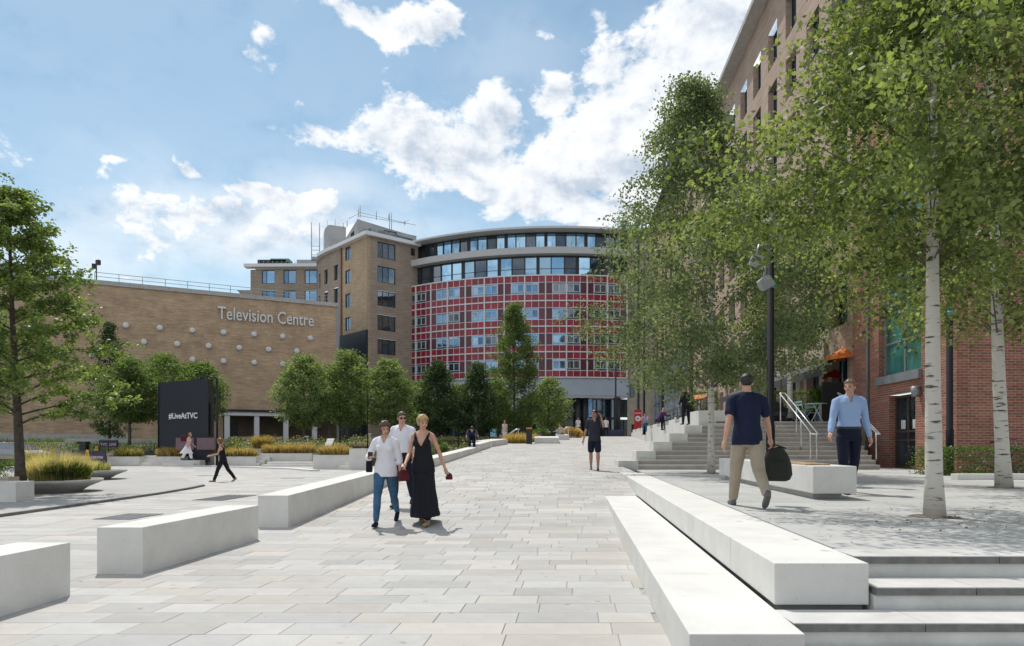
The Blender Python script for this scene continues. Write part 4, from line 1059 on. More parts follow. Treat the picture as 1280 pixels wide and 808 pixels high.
def tree(name, label, base, H, rad, z0, profile, n_leaf, lsize, lmat, bark, seed, trunk_r=.12, n_br=40, group=None, up=.35, droop=.0, spread=.14, wob=.05,
         lean=(0, 0), subs=4, skew=(0, 0), aspect=.6, cat='tree', flat=.5, inner=.25, forks=0, rmul=None, crown_name='crown', thick=1.0, wind=None, bmat=None):
    rd = random.Random(seed); rg = np.random.default_rng(seed); base = Vector(base)
    t = thing(name, label, cat, tuple(base), group)
    def trunk(h):
        q = h/H
        return base + Vector((lean[0]*q + wob*math.sin(q*5+seed)*q, lean[1]*q + wob*math.cos(q*4+seed*2)*q, h))
    m = MB(); n = 14; hs = [H*.985*(i/n)**1.1 for i in range(n+1)]
    rads = [trunk_r*(1.25 if i == 0 else 1)*max(.08, 1-.9*(h/H)) for i, h in enumerate(hs)]
    m.tube([trunk(h) for h in hs], rads, 12); m.build('trunk', bark, t)
    br = MB(); segs = []
    for i in range(n_br):
        q = (i+rd.random())/n_br; q = q**.9
        R_ = rad*profile(q)*rd.uniform(.72, 1.08); az = i*2.39996+rd.uniform(-.5, .5)
        if rmul: R_ *= rmul(az)
        htip = z0+q*(H-z0); hb = max(z0*.8, min(H*.96, htip-R_*up*rd.uniform(.6, 1.4)))
        p0 = trunk(hb); tipc = trunk(htip)
        tip = tipc + Vector((math.cos(az)*R_+skew[0]*q, math.sin(az)*R_+skew[1]*q, 0))
        mid = p0.lerp(tip, .5)+Vector((rd.uniform(-.1, .1), rd.uniform(-.1, .1), R_*.12+rd.uniform(-.05, .1)*R_))
        pts = []
        for k in range(6):
            s = k/5; pts.append(p0*(1-s)**2+mid*2*s*(1-s)+tip*s*s - Vector((0, 0, droop*R_*s*s*.5)))
        r0 = max(.006, trunk_r*(1-.85*hb/H)*.38*thick); br.tube(pts, [r0*(1-.85*k/5) for k in range(6)], 5, cap=False)
        for k in range(2, 6): segs.append((pts[k-1], pts[k], .7))
        for s_ in range(subs):
            k = rd.randint(2, 5); a = pts[k]; L_ = rad*rd.uniform(.18, .42)*(.5+.5*profile(q))
            dirv = Vector((math.cos(az+rd.uniform(-1.3, 1.3)), math.sin(az+rd.uniform(-1.3, 1.3)), rd.uniform(-.35, .6)-droop*1.1)).normalized()
            b = a+dirv*L_*.5; c = b+(dirv+Vector((0, 0, -droop*.9))).normalized()*L_*.6
            if wind: c += Vector(wind)*L_*.3
            br.tube([a, b, c], [r0*.28, r0*.2, r0*.1], 4, cap=False); segs += [(a, b, .8), (b, c, 1.3)]
    br.build('branches', bmat or (BARK_BR if bark is BARK_B else bark), t)
    A = np.array([s[0] for s in segs]); B = np.array([s[1] for s in segs]); W = np.array([s[2]*(.25+(s[1]-s[0]).length) for s in segs]); W /= W.sum()
    tone_seg = rg.uniform(.15, .85, len(segs))
    idx = rg.choice(len(segs), n_leaf, p=W); f = rg.uniform(0, 1, n_leaf)[:, None]
    pts = A[idx]*(1-f)+B[idx]*f + rg.normal(0, spread*rad*.45, (n_leaf, 3))*np.array([1, 1, .8])
    leaves(crown_name, pts, lsize, lmat, t, seed+1, aspect=aspect, flat=flat, tones=tone_seg[idx], lean=(0, 0, -.35-droop))
    return t
# birches on the terrace
def gb(px, py, z=0.0): return on_z(px, py, z)
b1 = gb(1168, 646)
tree('birch_tree', 'nearest white-barked birch with a thick peeling trunk rising from the terrace paving', b1, 7.9, 2.7, 3.15, prof([(0, .32), (.1, .55), (.18, .85), (.25, 1), (.31, .95), (.38, .72), (.5, .5), (.8, .36), (1, .1)]), 58000, .070, LEAF_BIRCH, BARK_B, 11,
     trunk_r=.09, n_br=90, droop=.34, up=.55, spread=.085, wob=.08, lean=(.10, .3), subs=9, aspect=.66, thick=.42, wind=(-.5, 0, 0), skew=(.9, 0))
b2 = gb(1255, 610)
tree('birch_tree', 'slimmer white-barked birch in front of the clipped hedge at the right edge', b2, 12.0, 3.1, 3.3, ROUND, 36000, .085, LEAF_BIRCH, BARK_B, 12,
     trunk_r=.12, n_br=80, droop=.5, up=.6, wob=.2, lean=(-.35, .2), subs=7, aspect=.78, thick=.45)
b3 = gb(889, 592)
LEAF_B3 = leafmat('greyish_birch_leaf', (.045, .070, .038), (.21, .25, .145), .45, rough=.55, spec=.4)  # greyer green than the other birches
tree('birch_tree', 'slender birch directly in front of the main steps, left of the man in navy', (b3.x, b3.y, 0), 11.2, 3.0, 2.9, prof([(0, .5), (.12, .88), (.33, 1.0), (.52, .84), (.68, .50), (.82, .30), (1, .10)]), 62000, .086, LEAF_B3, BARK_B, 13,
     trunk_r=.10, n_br=105, droop=.45, up=.8, wob=.12, lean=(.05, .6), subs=8, spread=.10, aspect=.66, thick=.4, skew=(-.5, 0))
tree('birch_tree', 'pale birch on the cafe terrace partly hidden behind the thick black lamp column', at(987, 523, 27.5), 8.5, 2.1, 3.3, ROUND, 20000, .10, LEAF_BIRCH, BARK_B, 14,
     trunk_r=.13, n_br=60, droop=.4, up=.6, subs=6, aspect=.75, thick=.45)
# tree in the round planter at the left
tree('oak_tree', 'large bright green young oak growing from the round planter at the left edge', (-12.45, 17.3, -.2), 7.45, 2.15, 1.75, prof([(0, .70), (.12, 1.0), (.3, .98), (.5, .82), (.7, .55), (.85, .32), (1, .08)]), 42000, .092, LEAF_OAK, BARK, 21,
     trunk_r=.12, n_br=62, droop=-.02, up=.2, wob=.1, subs=11, spread=.06, aspect=.62, thick=.8, lean=(-.35, 0), flat=.35)
# garden trees beyond the plaza
def gt(px, py_base, d, zz=None):
    return ((px-640)/F*d, d, EYE+(557-py_base)/F*d)
GARDEN = [
 # px, top, base, half width px, depth, kind, label
 (137, 403, 556, 24, 56, 'dark', 'tall dark columnar conifer left of the black cube screen', CONE),
 (162, 450, 556, 32, 48, 'mid', 'round-headed tree on a thin pale trunk in front of the dark conifer', ROUND),
 (205, 446, 556, 42, 52, 'mid', 'broad round tree directly behind the black cube screen', ROUND),
 (250, 455, 556, 30, 54, 'mid', 'small tree peeking out to the right of the black cube screen', ROUND),
 (380, 446, 549, 31, 50, 'light', 'pale green round tree with a clear stem, leftmost of the middle row', ROUND),
 (434, 440, 549, 31, 52, 'light', 'pale green round tree in the middle row behind the woman in the white blouse', ROUND),
 (485, 451, 549, 28, 54, 'light', 'pale green round tree behind the man with sunglasses', ROUND),
 (547, 453, 547, 28, 57, 'dark', 'dark conical tree behind the blonde woman, left one of the conical pair', CONE),
 (597, 455, 547, 26, 57, 'dark', 'dark conical tree just left of the tall poplar, right one of the conical pair', CONE),
 (643, 381, 548, 30, 60, 'midd', 'tall narrow poplar standing in front of the red panelled facade', COLUMN),
 (686, 474, 545, 24, 62, 'light', 'small rounded light green tree right of the poplar', ROUND),
 (522, 478, 547, 22, 63, 'mid', 'smaller green tree in the gap left of the left conical tree', ROUND),
 (574, 482, 547, 18, 63, 'light', 'small pale tree between the two dark conical trees', ROUND),
 (622, 474, 547, 18, 63, 'light', 'small pale tree between the right conical tree and the poplar', ROUND),
 (412, 470, 549, 22, 60, 'mid', 'darker tree between the two leftmost pale round trees', ROUND),
 (-30, 380, 560, 60, 40, 'mid', 'tree cut off by the left edge behind the large oak', ROUND),
]
for i, (px, tp, bs, hw, d, kind, lab, pf) in enumerate(GARDEN):
    s = d/F; H = (bs-tp)*s; rad = hw*s; mt = {'dark': LEAF_DARK, 'mid': LEAF_MID, 'light': LEAF_LIGHT, 'midd': LEAF_MID}[kind]
    z0 = H*(.08 if pf is not ROUND else .30 if kind == 'mid' else .17)
    tree({'dark': 'conifer_tree', 'midd': 'poplar_tree'}.get(kind, 'garden_tree'), lab, gt(px, bs, d), H, rad*1.08, z0, pf, int(26000 if kind == 'midd' else 15000 if hw > 24 else 9000), .17, mt, BARK_G, 100+i,
         trunk_r=.11, n_br=70, group='trees in the garden beyond the plaza', droop=0, up=.5 if pf is ROUND else .9, subs=5, spread=.2, wob=.05, thick=.5)
# grasses and shrubs
GRASS_O = leafmat('tawny_grass', (.26, .17, .07), (.55, .40, .20), .4, rough=.7, spec=.2)
GRASS_G = leafmat('green_grass', (.05, .09, .015), (.20, .24, .06), .35, rough=.6, spec=.2)
GRASS_P = leafmat('pale_feather_grass', (.40, .32, .2), (.62, .52, .38), .5, rough=.8, spec=.1)
def grass_clump(name, label, c, rx, ry, h, n, parts, seed, w=.012, group=None, cat='grass'):
    """parts: list of (part name, material, share, height factor, tone)"""
    t = thing(name, label, cat, tuple(c), group); rg = np.random.default_rng(seed)
    for (pn, mt, share, hf, out) in parts:
        k = int(n*share); r_ = np.sqrt(rg.uniform(0, 1, k)); a = rg.uniform(0, 2*np.pi, k)
        bx = r_*np.cos(a)*rx*.75; by = r_*np.sin(a)*ry*.75
        L_ = h*hf*rg.uniform(.6, 1.15, k)*(1-.35*r_**2)
        ox = np.cos(a)*L_*out*rg.uniform(.2, 1, k)+rg.normal(0, .1, k)*L_; oy = np.sin(a)*L_*out*rg.uniform(.2, 1, k)+rg.normal(0, .1, k)*L_
        pa = rg.uniform(0, 2*np.pi, k); wx = np.cos(pa)*w; wy = np.sin(pa)*w
        v = np.zeros((k, 5, 3))
        v[:, 0] = np.c_[bx-wx, by-wy, 0*bx]; v[:, 1] = np.c_[bx+wx, by+wy, 0*bx]
        v[:, 2] = np.c_[bx+ox*.4+wx*.9, by+oy*.4+wy*.9, L_*.6]; v[:, 3] = np.c_[bx+ox, by+oy, L_*.95]; v[:, 4] = np.c_[bx+ox*.4-wx*.9, by+oy*.4-wy*.9, L_*.6]
        me = bpy.data.meshes.new(pn); me.vertices.add(k*5); me.vertices.foreach_set('co', v.astype(np.float32).ravel())
        li = (np.arange(k)[:, None]*5+np.array([0, 1, 2, 4, 4, 2, 3])[None, :]).astype(np.int32).ravel()
        me.loops.add(k*7); me.loops.foreach_set('vertex_index', li)
        me.polygons.add(k*2); ls = (np.arange(k)[:, None]*7+np.array([0, 4])[None, :]).astype(np.int32).ravel(); me.polygons.foreach_set('loop_start', ls)
        me.update(calc_edges=True); tn = np.repeat(rg.uniform(0, 1, k), 2)
        at_ = me.attributes.new('tone', 'FLOAT', 'FACE'); at_.data.foreach_set('value', tn.astype(np.float32)); me.materials.append(mt)
        o = bpy.data.objects.new(pn, me); COL.objects.link(o); o.parent = t
    return t
def shrub(name, label, c, rx, ry, rz, n, mt, seed, size=.06, cat='shrub', group=None, boxy=False):
    t = thing(name, label, cat, tuple(c), group); rg = np.random.default_rng(seed); c = np.array(c)
    if boxy:
        p = rg.uniform(-1, 1, (n, 3)); ax = rg.integers(0, 3, n); sg_ = rg.choice([-1, 1], n); p[np.arange(n), ax] = sg_*rg.uniform(.82, 1.03, n)
    else:
        p = rg.normal(size=(n, 3)); p /= np.linalg.norm(p, axis=1)[:, None]; p *= (rg.uniform(.55, 1.0, n)**.5)[:, None]
    bump_ = np.array([mnoise.noise(Vector(q*2.3+seed)) for q in p]) if n < 9000 else rg.normal(0, .2, n)
    p *= (1+.22*bump_)[:, None]
    p = p*np.array([rx, ry, rz])+c+np.array([0, 0, rz]); p[:, 2] = np.maximum(p[:, 2], c[2]+.02)
    leaves('foliage', p, size, mt, t, seed, tones=.5+bump_*1.2)
    m = MB()
    for k in range(7):
        a = k*.9; m.tube([tuple(c), (c[0]+math.cos(a)*rx*.6, c[1]+math.sin(a)*ry*.6, c[2]+rz*1.3)], [.02, .006], 5, cap=False)
    m.build('stems', BARK, t); return t

# soil at the foot of the birches and a few fallen leaves on the terrace
PIT = pm('pit_gravel', (.20, .17, .13), .95, var=.4, vscale=30, bump=.8, bscale=120)
for c, r_ in ((b1, .24), (b2, .26), (b3, .22)):
    m = MB(); n_ = 26
    m.poly([(c.x+r_*(1+.12*math.sin(k*2.3))*math.cos(k*2*math.pi/n_), c.y+r_*(1+.12*math.cos(k*1.7))*math.sin(k*2*math.pi/n_), .004) for k in range(n_)])
    m.build('tree_pit', PIT, kind='structure')
rg = np.random.default_rng(77); k = 130
fx = np.concatenate([rg.normal(b1.x+.2, 1.3, k), rg.uniform(2.6, 9, 60)]); fy = np.concatenate([rg.normal(b1.y-.6, 1.1, k), rg.uniform(5.2, 14, 60)])
ok = (fy > 5.05) & (fx > 2.45+.0914*(fy-4.44)); fx, fy = fx[ok], fy[ok]
o = leaves('fallen_leaves', np.c_[fx, fy, np.full(len(fx), .006)], .028, LEAF_BROWN, None, 78, flat=.04); o['kind'] = 'stuff'
# ------------------------------------------------------------------ people
def cloth(name, col, rough=.8, var=.12, bump=.25):
    return pm(name, col, rough, var=var, vscale=5, bump=bump, bscale=22, spec=.2)
def remeshed(mb, voxel, smooth=2, wrinkle=0.0, wscale=9, seed=0):
    me = bpy.data.meshes.new('tmp'); me.from_pydata(mb.v, [], mb.f)
    o = bpy.data.objects.new('tmp', me); COL.objects.link(o)
    r = o.modifiers.new('r', 'REMESH'); r.mode = 'VOXEL'; r.voxel_size = voxel; r.use_smooth_shade = True
    s = o.modifiers.new('s', 'SMOOTH'); s.factor = .5; s.iterations = smooth
    dg = bpy.context.evaluated_depsgraph_get(); out = bpy.data.meshes.new_from_object(o.evaluated_get(dg))
    bpy.data.objects.remove(o); bpy.data.meshes.remove(me)
    if wrinkle:
        out.update(); nrm = [v.normal.copy() for v in out.vertices]
        for v, n in zip(out.vertices, nrm):
            p = v.co; q = Vector((p.x*wscale, p.y*wscale, p.z*wscale*.6+seed))
            a = mnoise.noise(q); b = mnoise.noise(q*2.3+Vector((7, 3, 1)))
            v.co = p + n*wrinkle*(1-abs(a)*2.2 + .5*b)
    out.update(); return out
def cap_tube(mb, pts, rads, n=10):
    pts = [Vector(p) for p in pts]
    d0 = (pts[0]-pts[1]).normalized(); d1 = (pts[-1]-pts[-2]).normalized()
    P_ = [pts[0]+d0*rads[0]*.85, pts[0]+d0*rads[0]*.5]+pts+[pts[-1]+d1*rads[-1]*.5, pts[-1]+d1*rads[-1]*.85]
    Q_ = [rads[0]*.4, rads[0]*.85]+list(rads)+[rads[-1]*.85, rads[-1]*.4]
    mb.tube(P_, Q_, n)
def ring_solid(mb, rings, T, n=18):
    """rings (x, y, z, rx, ry) in a local frame carried by matrix T"""
    k0 = len(mb.v); mb.rings([((c[0], c[1], c[2]), c[3], c[4]) for c in rings], n)
    for i in range(k0, len(mb.v)): mb.v[i] = tuple(T @ Vector(mb.v[i]))
def ellip(mb, c, r, T, n=12, m=8):
    rings = []
    for k in range(m+1):
        a = -math.pi/2+math.pi*k/m; q = max(.04, math.cos(a)); rings.append((c[0], c[1], c[2]+r[2]*math.sin(a), r[0]*q, r[1]*q))
    ring_solid(mb, rings, T, n)
HAIRS = {}
def person(label, loc, yaw, H=1.75, lean=3, thigh=(15, -15), knee=(5, 20), arms=((10, 8, 15, 0), (-10, 8, 15, 0)), head=(0, 0), top=None, sleeves='short', bottom=None, kind='trousers',
           hair=None, hairstyle='short', shoes=None, skin=None, vox=.011, build=1.0, female=False, sunglasses=False, untucked=True, hips=None, roll=0, group=None, drop=None, seat=None, extra=None, belt=None):
    skin = skin or SKINM; s = H
    T0 = Matrix.Translation(Vector(loc)) @ Matrix.Rotation(R(yaw), 4, 'Z')
    ac = math.cos; sn = math.sin
    hip = Vector((0, 0, 0)); legs = []
    Lt, Ls = .245*s, .245*s
    for i, sd_ in enumerate((-1, 1)):
        hp = hip + Vector((sd_*.052*s, 0, -.01*s)); t = R(thigh[i]); k = R(thigh[i]-knee[i])
        kn = hp + Vector((sd_*.008*s, sn(t)*Lt, -ac(t)*Lt)); an = kn + Vector((0, sn(k)*Ls, -ac(k)*Ls)); legs.append((hp, kn, an, k))
    low = min(l[2].z for l in legs); hz = -low + .042*s if seat is None else seat
    for i in range(2): legs[i] = tuple([p+Vector((0, 0, hz)) for p in legs[i][:3]]+[legs[i][3]])
    hip.z = hz
    TT = Matrix.Translation(hip) @ Matrix.Rotation(R(-lean), 4, 'X')
    shoulder_w = (.108 if not female else .094)*s*build
    def up(v): return TT @ Vector(v)
    arm = []
    for i, sd_ in enumerate((-1, 1)):
        sw, ab, el, inw = arms[i]; sh = up((sd_*shoulder_w*.97, 0, .278*s))
        def dr(sw_, ab_): return Vector((sd_*sn(R(ab_)), sn(R(sw_))*ac(R(ab_)), -ac(R(sw_))*ac(R(ab_))))
        elb = sh+dr(sw, ab)*.172*s; wr = elb+dr(sw+el, ab-inw)*.145*s; arm.append((sh, elb, wr, dr(sw+el, ab-inw)))
    # ---- body: one continuous mesh
    b = MB(); I = Matrix.Identity(4); w_ = build
    hx = 1.08 if female else 1.0; cx = .88 if female else 1.0
    torso = [(0, 0, -.06*s, .060*s*hx, .045*s), (0, 0, -.03*s, .088*s*hx*w_, .062*s), (0, 0, .02*s, .094*s*hx*w_, .064*s*w_), (0, 0, .09*s, .076*s*w_*(.92 if female else 1), .056*s*w_), (0, .004*s, .16*s, .082*s*w_*cx, .060*s*w_), (0, .006*s, .225*s, .094*s*w_*cx, .064*s),
             (0, .002*s, .27*s, .098*s*w_*cx, .056*s), (0, 0, .30*s, .082*s*cx, .044*s), (0, 0, .318*s, .040*s, .036*s), (0, 0, .33*s, .031*s, .031*s)]
    ring_solid(b, torso, TT)
    if female:
        for sd_ in (-1, 1): ellip(b, (sd_*.042*s, .045*s, .215*s), (.036*s, .033*s, .034*s), TT)
    HD = TT @ Matrix.Translation((0, .012*s, .385*s)) @ Matrix.Rotation(R(lean*.7), 4, 'X') @ Matrix.Rotation(R(head[0]), 4, 'Z') @ Matrix.Rotation(R(head[1]), 4, 'X') @ Matrix.Scale(s/1.75, 4)
    cap_tube(b, [up((0, 0, .31*s)), HD @ Vector((0, -.012, .0))], [.033*s*(.9 if female else 1.05), .030*s*(.85 if female else 1.05)])
    ellip(b, (0, -.010, .062), (.074, .093, .082), HD); ellip(b, (0, .022, .0), (.056, .066, .070), HD); ellip(b, (0, .046, -.040), (.032, .034, .026), HD)
    ellip(b, (0, .072, .048), (.050, .018, .014), HD)
    cap_tube(b, [HD @ Vector((0, .082, .040)), HD @ Vector((0, .104, .008))], [.010, .0155], 8)
    for sd_ in (-1, 1):
        ellip(b, (sd_*.076, -.008, .018), (.011, .020, .031), HD)
        ellip(b, (sd_*.038, .060, -.002), (.020, .020, .022), HD)
    ellip(b, (0, .083, -.022), (.020, .012, .010), HD)
    for sd_ in (-1, 1): cap_tube(b, [up((sd_*.02*s, -.004*s, .315*s)), up((sd_*shoulder_w*.86, 0, .288*s))], [.026*s, .024*s])
    for i, (hp, kn, an, k) in enumerate(legs):
        cap_tube(b, [hp.lerp(kn, .12), hp.lerp(kn, .5), kn], [.046*s*w_*hx, .043*s*w_, .031*s*w_]); cap_tube(b, [kn, kn.lerp(an, .33)+Vector((0, -.008*s, 0)), an], [.031*s, .033*s*w_, .019*s])
    for i, (sh, elb, wr, dv) in enumerate(arm):
        q = .88 if female else 1.0
        cap_tube(b, [sh, sh.lerp(elb, .45), elb], [.031*s*q, .027*s*q*w_, .021*s*q]); cap_tube(b, [elb, elb.lerp(wr, .3), wr], [.022*s*q, .0225*s*q, .0145*s*q])
        cap_tube(b, [wr, wr+dv*.030*s, wr+dv*.052*s], [.0145*s, .019*s, .016*s])
    allv = b
    for j in range(len(b.v)): pass
    def world(mb): mb.v = [tuple(T0 @ Vector(v)) for v in mb.v]
    t = thing('person', label, 'person', tuple(loc), group)
    def finish(me, name, mat_, par=t):
        M_ = Matrix.Translation(-Vector(loc)) @ T0; me.transform(M_); me.materials.clear(); me.materials.append(mat_)
        o = bpy.data.objects.new(name, me); COL.objects.link(o); o.parent = par; ORG[o.name] = ORG[t.name]; return o
    me = remeshed(b, vox, 2)
    # fingers and thumb are added to the same mesh, rooted inside the palm
    fm = MB()
    for i, (sh, elb, wr, dv) in enumerate(arm):
        sd_ = (-1, 1)[i]; side = Vector((0, 1, 0)) - dv*dv.y
        if side.length < .2: side = Vector((1, 0, 0))
        side.normalize(); nrm = dv.cross(side)*(-sd_) ; root = wr+dv*.048*s; curl = -nrm*sd_
        inward = Vector((-sd_, 0, 0)); inward = (inward-dv*dv.dot(inward)).normalized()
        for q in range(4):
            L_ = (.040, .046, .043, .034)[q]*s; a = root+side*(.0145-.0097*q)*s
            p1 = a+dv*L_*.45+inward*L_*.08; p2 = p1+dv*L_*.3+inward*L_*.25; p3 = p2+dv*L_*.15+inward*L_*.25
            fm.tube([a-dv*.01, p1, p2, p3], [.0052*s, .0049*s, .0043*s, .003*s], 6)
        a = wr+dv*.016*s+side*.012*s; fm.tube([a, a+dv*.020*s+side*.014*s+inward*.006*s, a+dv*.038*s+side*.017*s+inward*.010*s], [.0065*s, .0055*s, .0038*s], 6)
    bm = bmesh.new(); bm.from_mesh(me); fme = bpy.data.meshes.new('f'); fme.from_pydata(fm.v, [], fm.f); bm.from_mesh(fme)
    for f_ in bm.faces: f_.smooth = True
    bm.to_mesh(me); bm.free(); bpy.data.meshes.remove(fme)
    finish(me, 'body', skin)
    # ---- clothes
    if kind in ('trousers', 'jeans', 'shorts'):
        c = MB(); g_ = .006*s
        ring_solid(c, [(0, 0, -.065*s, .066*s*hx, .052*s), (0, 0, -.03*s, .094*s*hx*w_+g_*.4, .069*s), (0, 0, .02*s, .098*s*hx*w_+g_*.2, .069*s*w_), (0, 0, .055*s, .090*s*w_*hx, .066*s*w_)], TT)
        tight = kind == 'jeans'
        for (hp, kn, an, k) in legs:
            e = .97 if kind != 'shorts' else None
            cap_tube(c, [hp.lerp(kn, .14), hp.lerp(kn, .5), kn], [.055*s*w_*hx, .050*s*w_, (.038 if tight else .043)*s*w_] if kind != 'shorts' else [.061*s*w_, .057*s*w_, .053*s*w_][:3]) if kind != 'shorts' else cap_tube(c, [hp.lerp(kn, .14), hp.lerp(kn, .5), hp.lerp(kn, .8)], [.057*s*w_, .057*s*w_, .054*s*w_])
            if kind != 'shorts': cap_tube(c, [kn, kn.lerp(an, .4)+Vector((0, -.006*s, 0)), kn.lerp(an, .93)], [(.037 if tight else .042)*s*w_, (.036 if tight else .040)*s, (.026 if tight else .034)*s])
        finish(remeshed(c, vox, 2, .0035 if vox < .02 else 0, 10, s), 'trousers' if kind != 'shorts' else 'shorts', bottom)
    if kind in ('dress', 'skirt'):
        c = MB()
        # skirt: swept by the stride, hem near the ankles
        a0, a1 = legs[0][2], legs[1][2]; cxm = (a0+a1)/2; hem = (.075 if kind == 'dress' else .24)*s; zz = hz
        def lr(f): return (cxm.x*f, (cxm.y)*f*1.0, 0)
        spready = abs(a0.y-a1.y)*.5
        rg_ = []
        for f, rx, ry in ((0, .080, .062), (.08, .094, .070), (.2, .100, .078), (.4, .102, .086), (.65, .108, .095), (.85, .118, .105), (1, .130, .115)):
            z_ = (zz+.05*s)*(1-f)+hem*f; rg_.append((lr(f)[0], lr(f)[1]-.02*s*f, z_, rx*s, (ry*s+spready*f**1.5*.9)))
        ring_solid(c, rg_, I, 30)
        for (hp, kn, an, k) in legs: cap_tube(c, [hp.lerp(kn, .1), kn, kn.lerp(an, .8)], [.055*s, .05*s, .05*s])
        mesh = remeshed(c, vox, 1)
        for v in mesh.vertices:
            f = max(0, min(1, 1-(v.co.z-hem)/(zz)))
            an_ = math.atan2(v.co.y, v.co.x); k_ = math.sin(an_*9+v.co.z*3)*.012*f + mnoise.noise(v.co*6)*.014*f
            v.co.x += math.cos(an_)*k_; v.co.y += math.sin(an_)*k_
        finish(mesh, 'skirt', bottom)
    if top:
        c = MB(); g_ = .0055*s; low_ = -.055*s if untucked else .025*s
        tr = [(0, 0, low_, .106*s*hx*w_, .080*s*w_), (0, 0, -.01*s, .104*s*hx*w_, .077*s*w_), (0, 0, .04*s, .096*s*hx*w_+g_*.3, .072*s*w_), (0, 0, .10*s, .087*s*w_, .066*s*w_), (0, .004*s, .16*s, .090*s*w_*cx, .067*s*w_), (0, .006*s, .225*s, .100*s*w_*cx, .071*s),
              (0, .002*s, .272*s, .105*s*w_*cx, .063*s), (0, 0, .303*s, .086*s*cx, .050*s), (0, -.002*s, .318*s, .046*s, .042*s)]
        if not untucked: tr[0] = (0, 0, .0, .080*s*hx*w_, .056*s*w_); tr[1] = (0, 0, .03*s, .088*s*hx*w_, .064*s*w_); tr[2] = (0, 0, .06*s, .0985*s*hx*w_, .0725*s*w_)
        if sleeves == 'none': tr = [r_ for r_ in tr[:5]]+[(0, .004*s, .255*s, .080*s*cx, .064*s)]
        if sleeves != 'none': tr[-1] = (0, -.002*s, .322*s, .042*s, .040*s)
        ring_solid(c, tr, TT)
        if sleeves != 'none':
            for sd_ in (-1, 1): cap_tube(c, [up((sd_*.02*s, -.006*s, .312*s)), up((sd_*shoulder_w*.86, 0, .288*s))], [.030*s, .030*s])
        if female:
            for sd_ in (-1, 1): ellip(c, (sd_*.042*s, .045*s, .215*s), (.042*s, .040*s, .040*s), TT)
        if sleeves == 'none':
            for sd_ in (-1, 1):
                c.tube([up((sd_*.055*s, .06*s, .25*s)), up((sd_*.060*s, .03*s, .306*s)), up((sd_*.060*s, -.02*s, .308*s)), up((sd_*.05*s, -.055*s, .25*s))], .013*s, 8)
        else:
            for (sh, elb, wr, dv) in arm:
                ln = {'short': .62, 'elbow': 1.0, 'long': 1.0}[sleeves]
                cap_tube(c, [sh.lerp(elb, .03), sh.lerp(elb, .5*ln), sh.lerp(elb, ln)], [.038*s, .034*s*w_, .034*s*w_ if sleeves != 'long' else .028*s])
                if sleeves == 'long': cap_tube(c, [elb, elb.lerp(wr, .4), elb.lerp(wr, .93)], [.030*s, .029*s, .021*s])
                if sleeves == 'elbow': cap_tube(c, [elb, elb.lerp(wr, .3)], [.033*s, .031*s])
        tm = remeshed(c, vox, 2, .0045 if vox < .02 else 0, 8, s*3); iv = TT.inverted(); bm = bmesh.new(); bm.from_mesh(tm); dele = []
        za, kk = (.185*s, .50) if sleeves == 'none' else (.262*s, .42 if sleeves != 'long' else .25)
        for v in bm.verts:
            q = iv @ v.co
            if q.y > .012*s and q.z > za and abs(q.x) < (q.z-za)*kk: dele.append(v)
        bmesh.ops.delete(bm, geom=dele, context='VERTS'); bm.to_mesh(tm); bm.free()
        finish(tm, 'top' if kind != 'dress' else 'bodice', top)
        if sleeves != 'none' and vox < .02:
            c = MB(); c.rings([((0, 0, 0), .040*s, .038*s), ((0, .002, .022*s), .034*s, .033*s), ((0, .002, .024*s), .028*s, .027*s), ((0, 0, .004*s), .030*s, .03*s)], 16, cap=False)
            c.v = [tuple(TT @ Matrix.Translation((0, 0, .314*s)) @ Matrix.Rotation(R(-12), 4, 'X') @ Vector(v)) for v in c.v]
            keep = [f_ for f_ in c.f if not any((TT.inverted() @ Vector(c.v[j])).y > .022*s and abs((TT.inverted() @ Vector(c.v[j])).x) < .018*s for j in f_)]
            me_ = bpy.data.meshes.new('collar'); me_.from_pydata(c.v, [], keep); finish(me_, 'collar', top)
    if belt:
        c = MB(); ring_solid(c, [(0, 0, .034*s, .103*s*hx*w_, .077*s*w_), (0, 0, .055*s, .1015*s*hx*w_, .077*s*w_)], TT, 20)
        me_ = bpy.data.meshes.new('belt'); me_.from_pydata(c.v, [], c.f); finish(me_, 'belt', belt)
    for (hp, kn, an, k) in legs:
        c = MB(); pitch = k if k < 0 else k*.6
        A_ = Matrix.Translation(an) @ Matrix.Rotation(min(0, pitch)*.9 if True else 0, 4, 'X')
        if seat is not None: A_ = Matrix.Translation(an)
        z_ = -.030*s
        pts = [(-.034*s, .017), (-.012*s, .021), (.03*s, .022), (.07*s, .024), (.098*s, .020), (.112*s, .012)]
        k0 = len(c.v)
        c.rings([((0, y, 0), r_*s, r_*s) for y, r_ in pts], 12)
        out = []
        for j in range(len(c.v)):
            ri, jj = divmod(j, 12); y, r_ = pts[ri]; a = 2*math.pi*jj/12
            hgt = (.036, .040, .030, .022, .018, .012)[ri]*s
            out.append(tuple(A_ @ Vector((math.cos(a)*r_*s, y, z_+max(-.012*s, math.sin(a)*hgt)+.002*s))))
        c.v = out; me_ = bpy.data.meshes.new('shoe'); me_.from_pydata(c.v, [], c.f)
        for p_ in me_.polygons: p_.use_smooth = True
        finish(me_, 'shoe', shoes or BLACK)
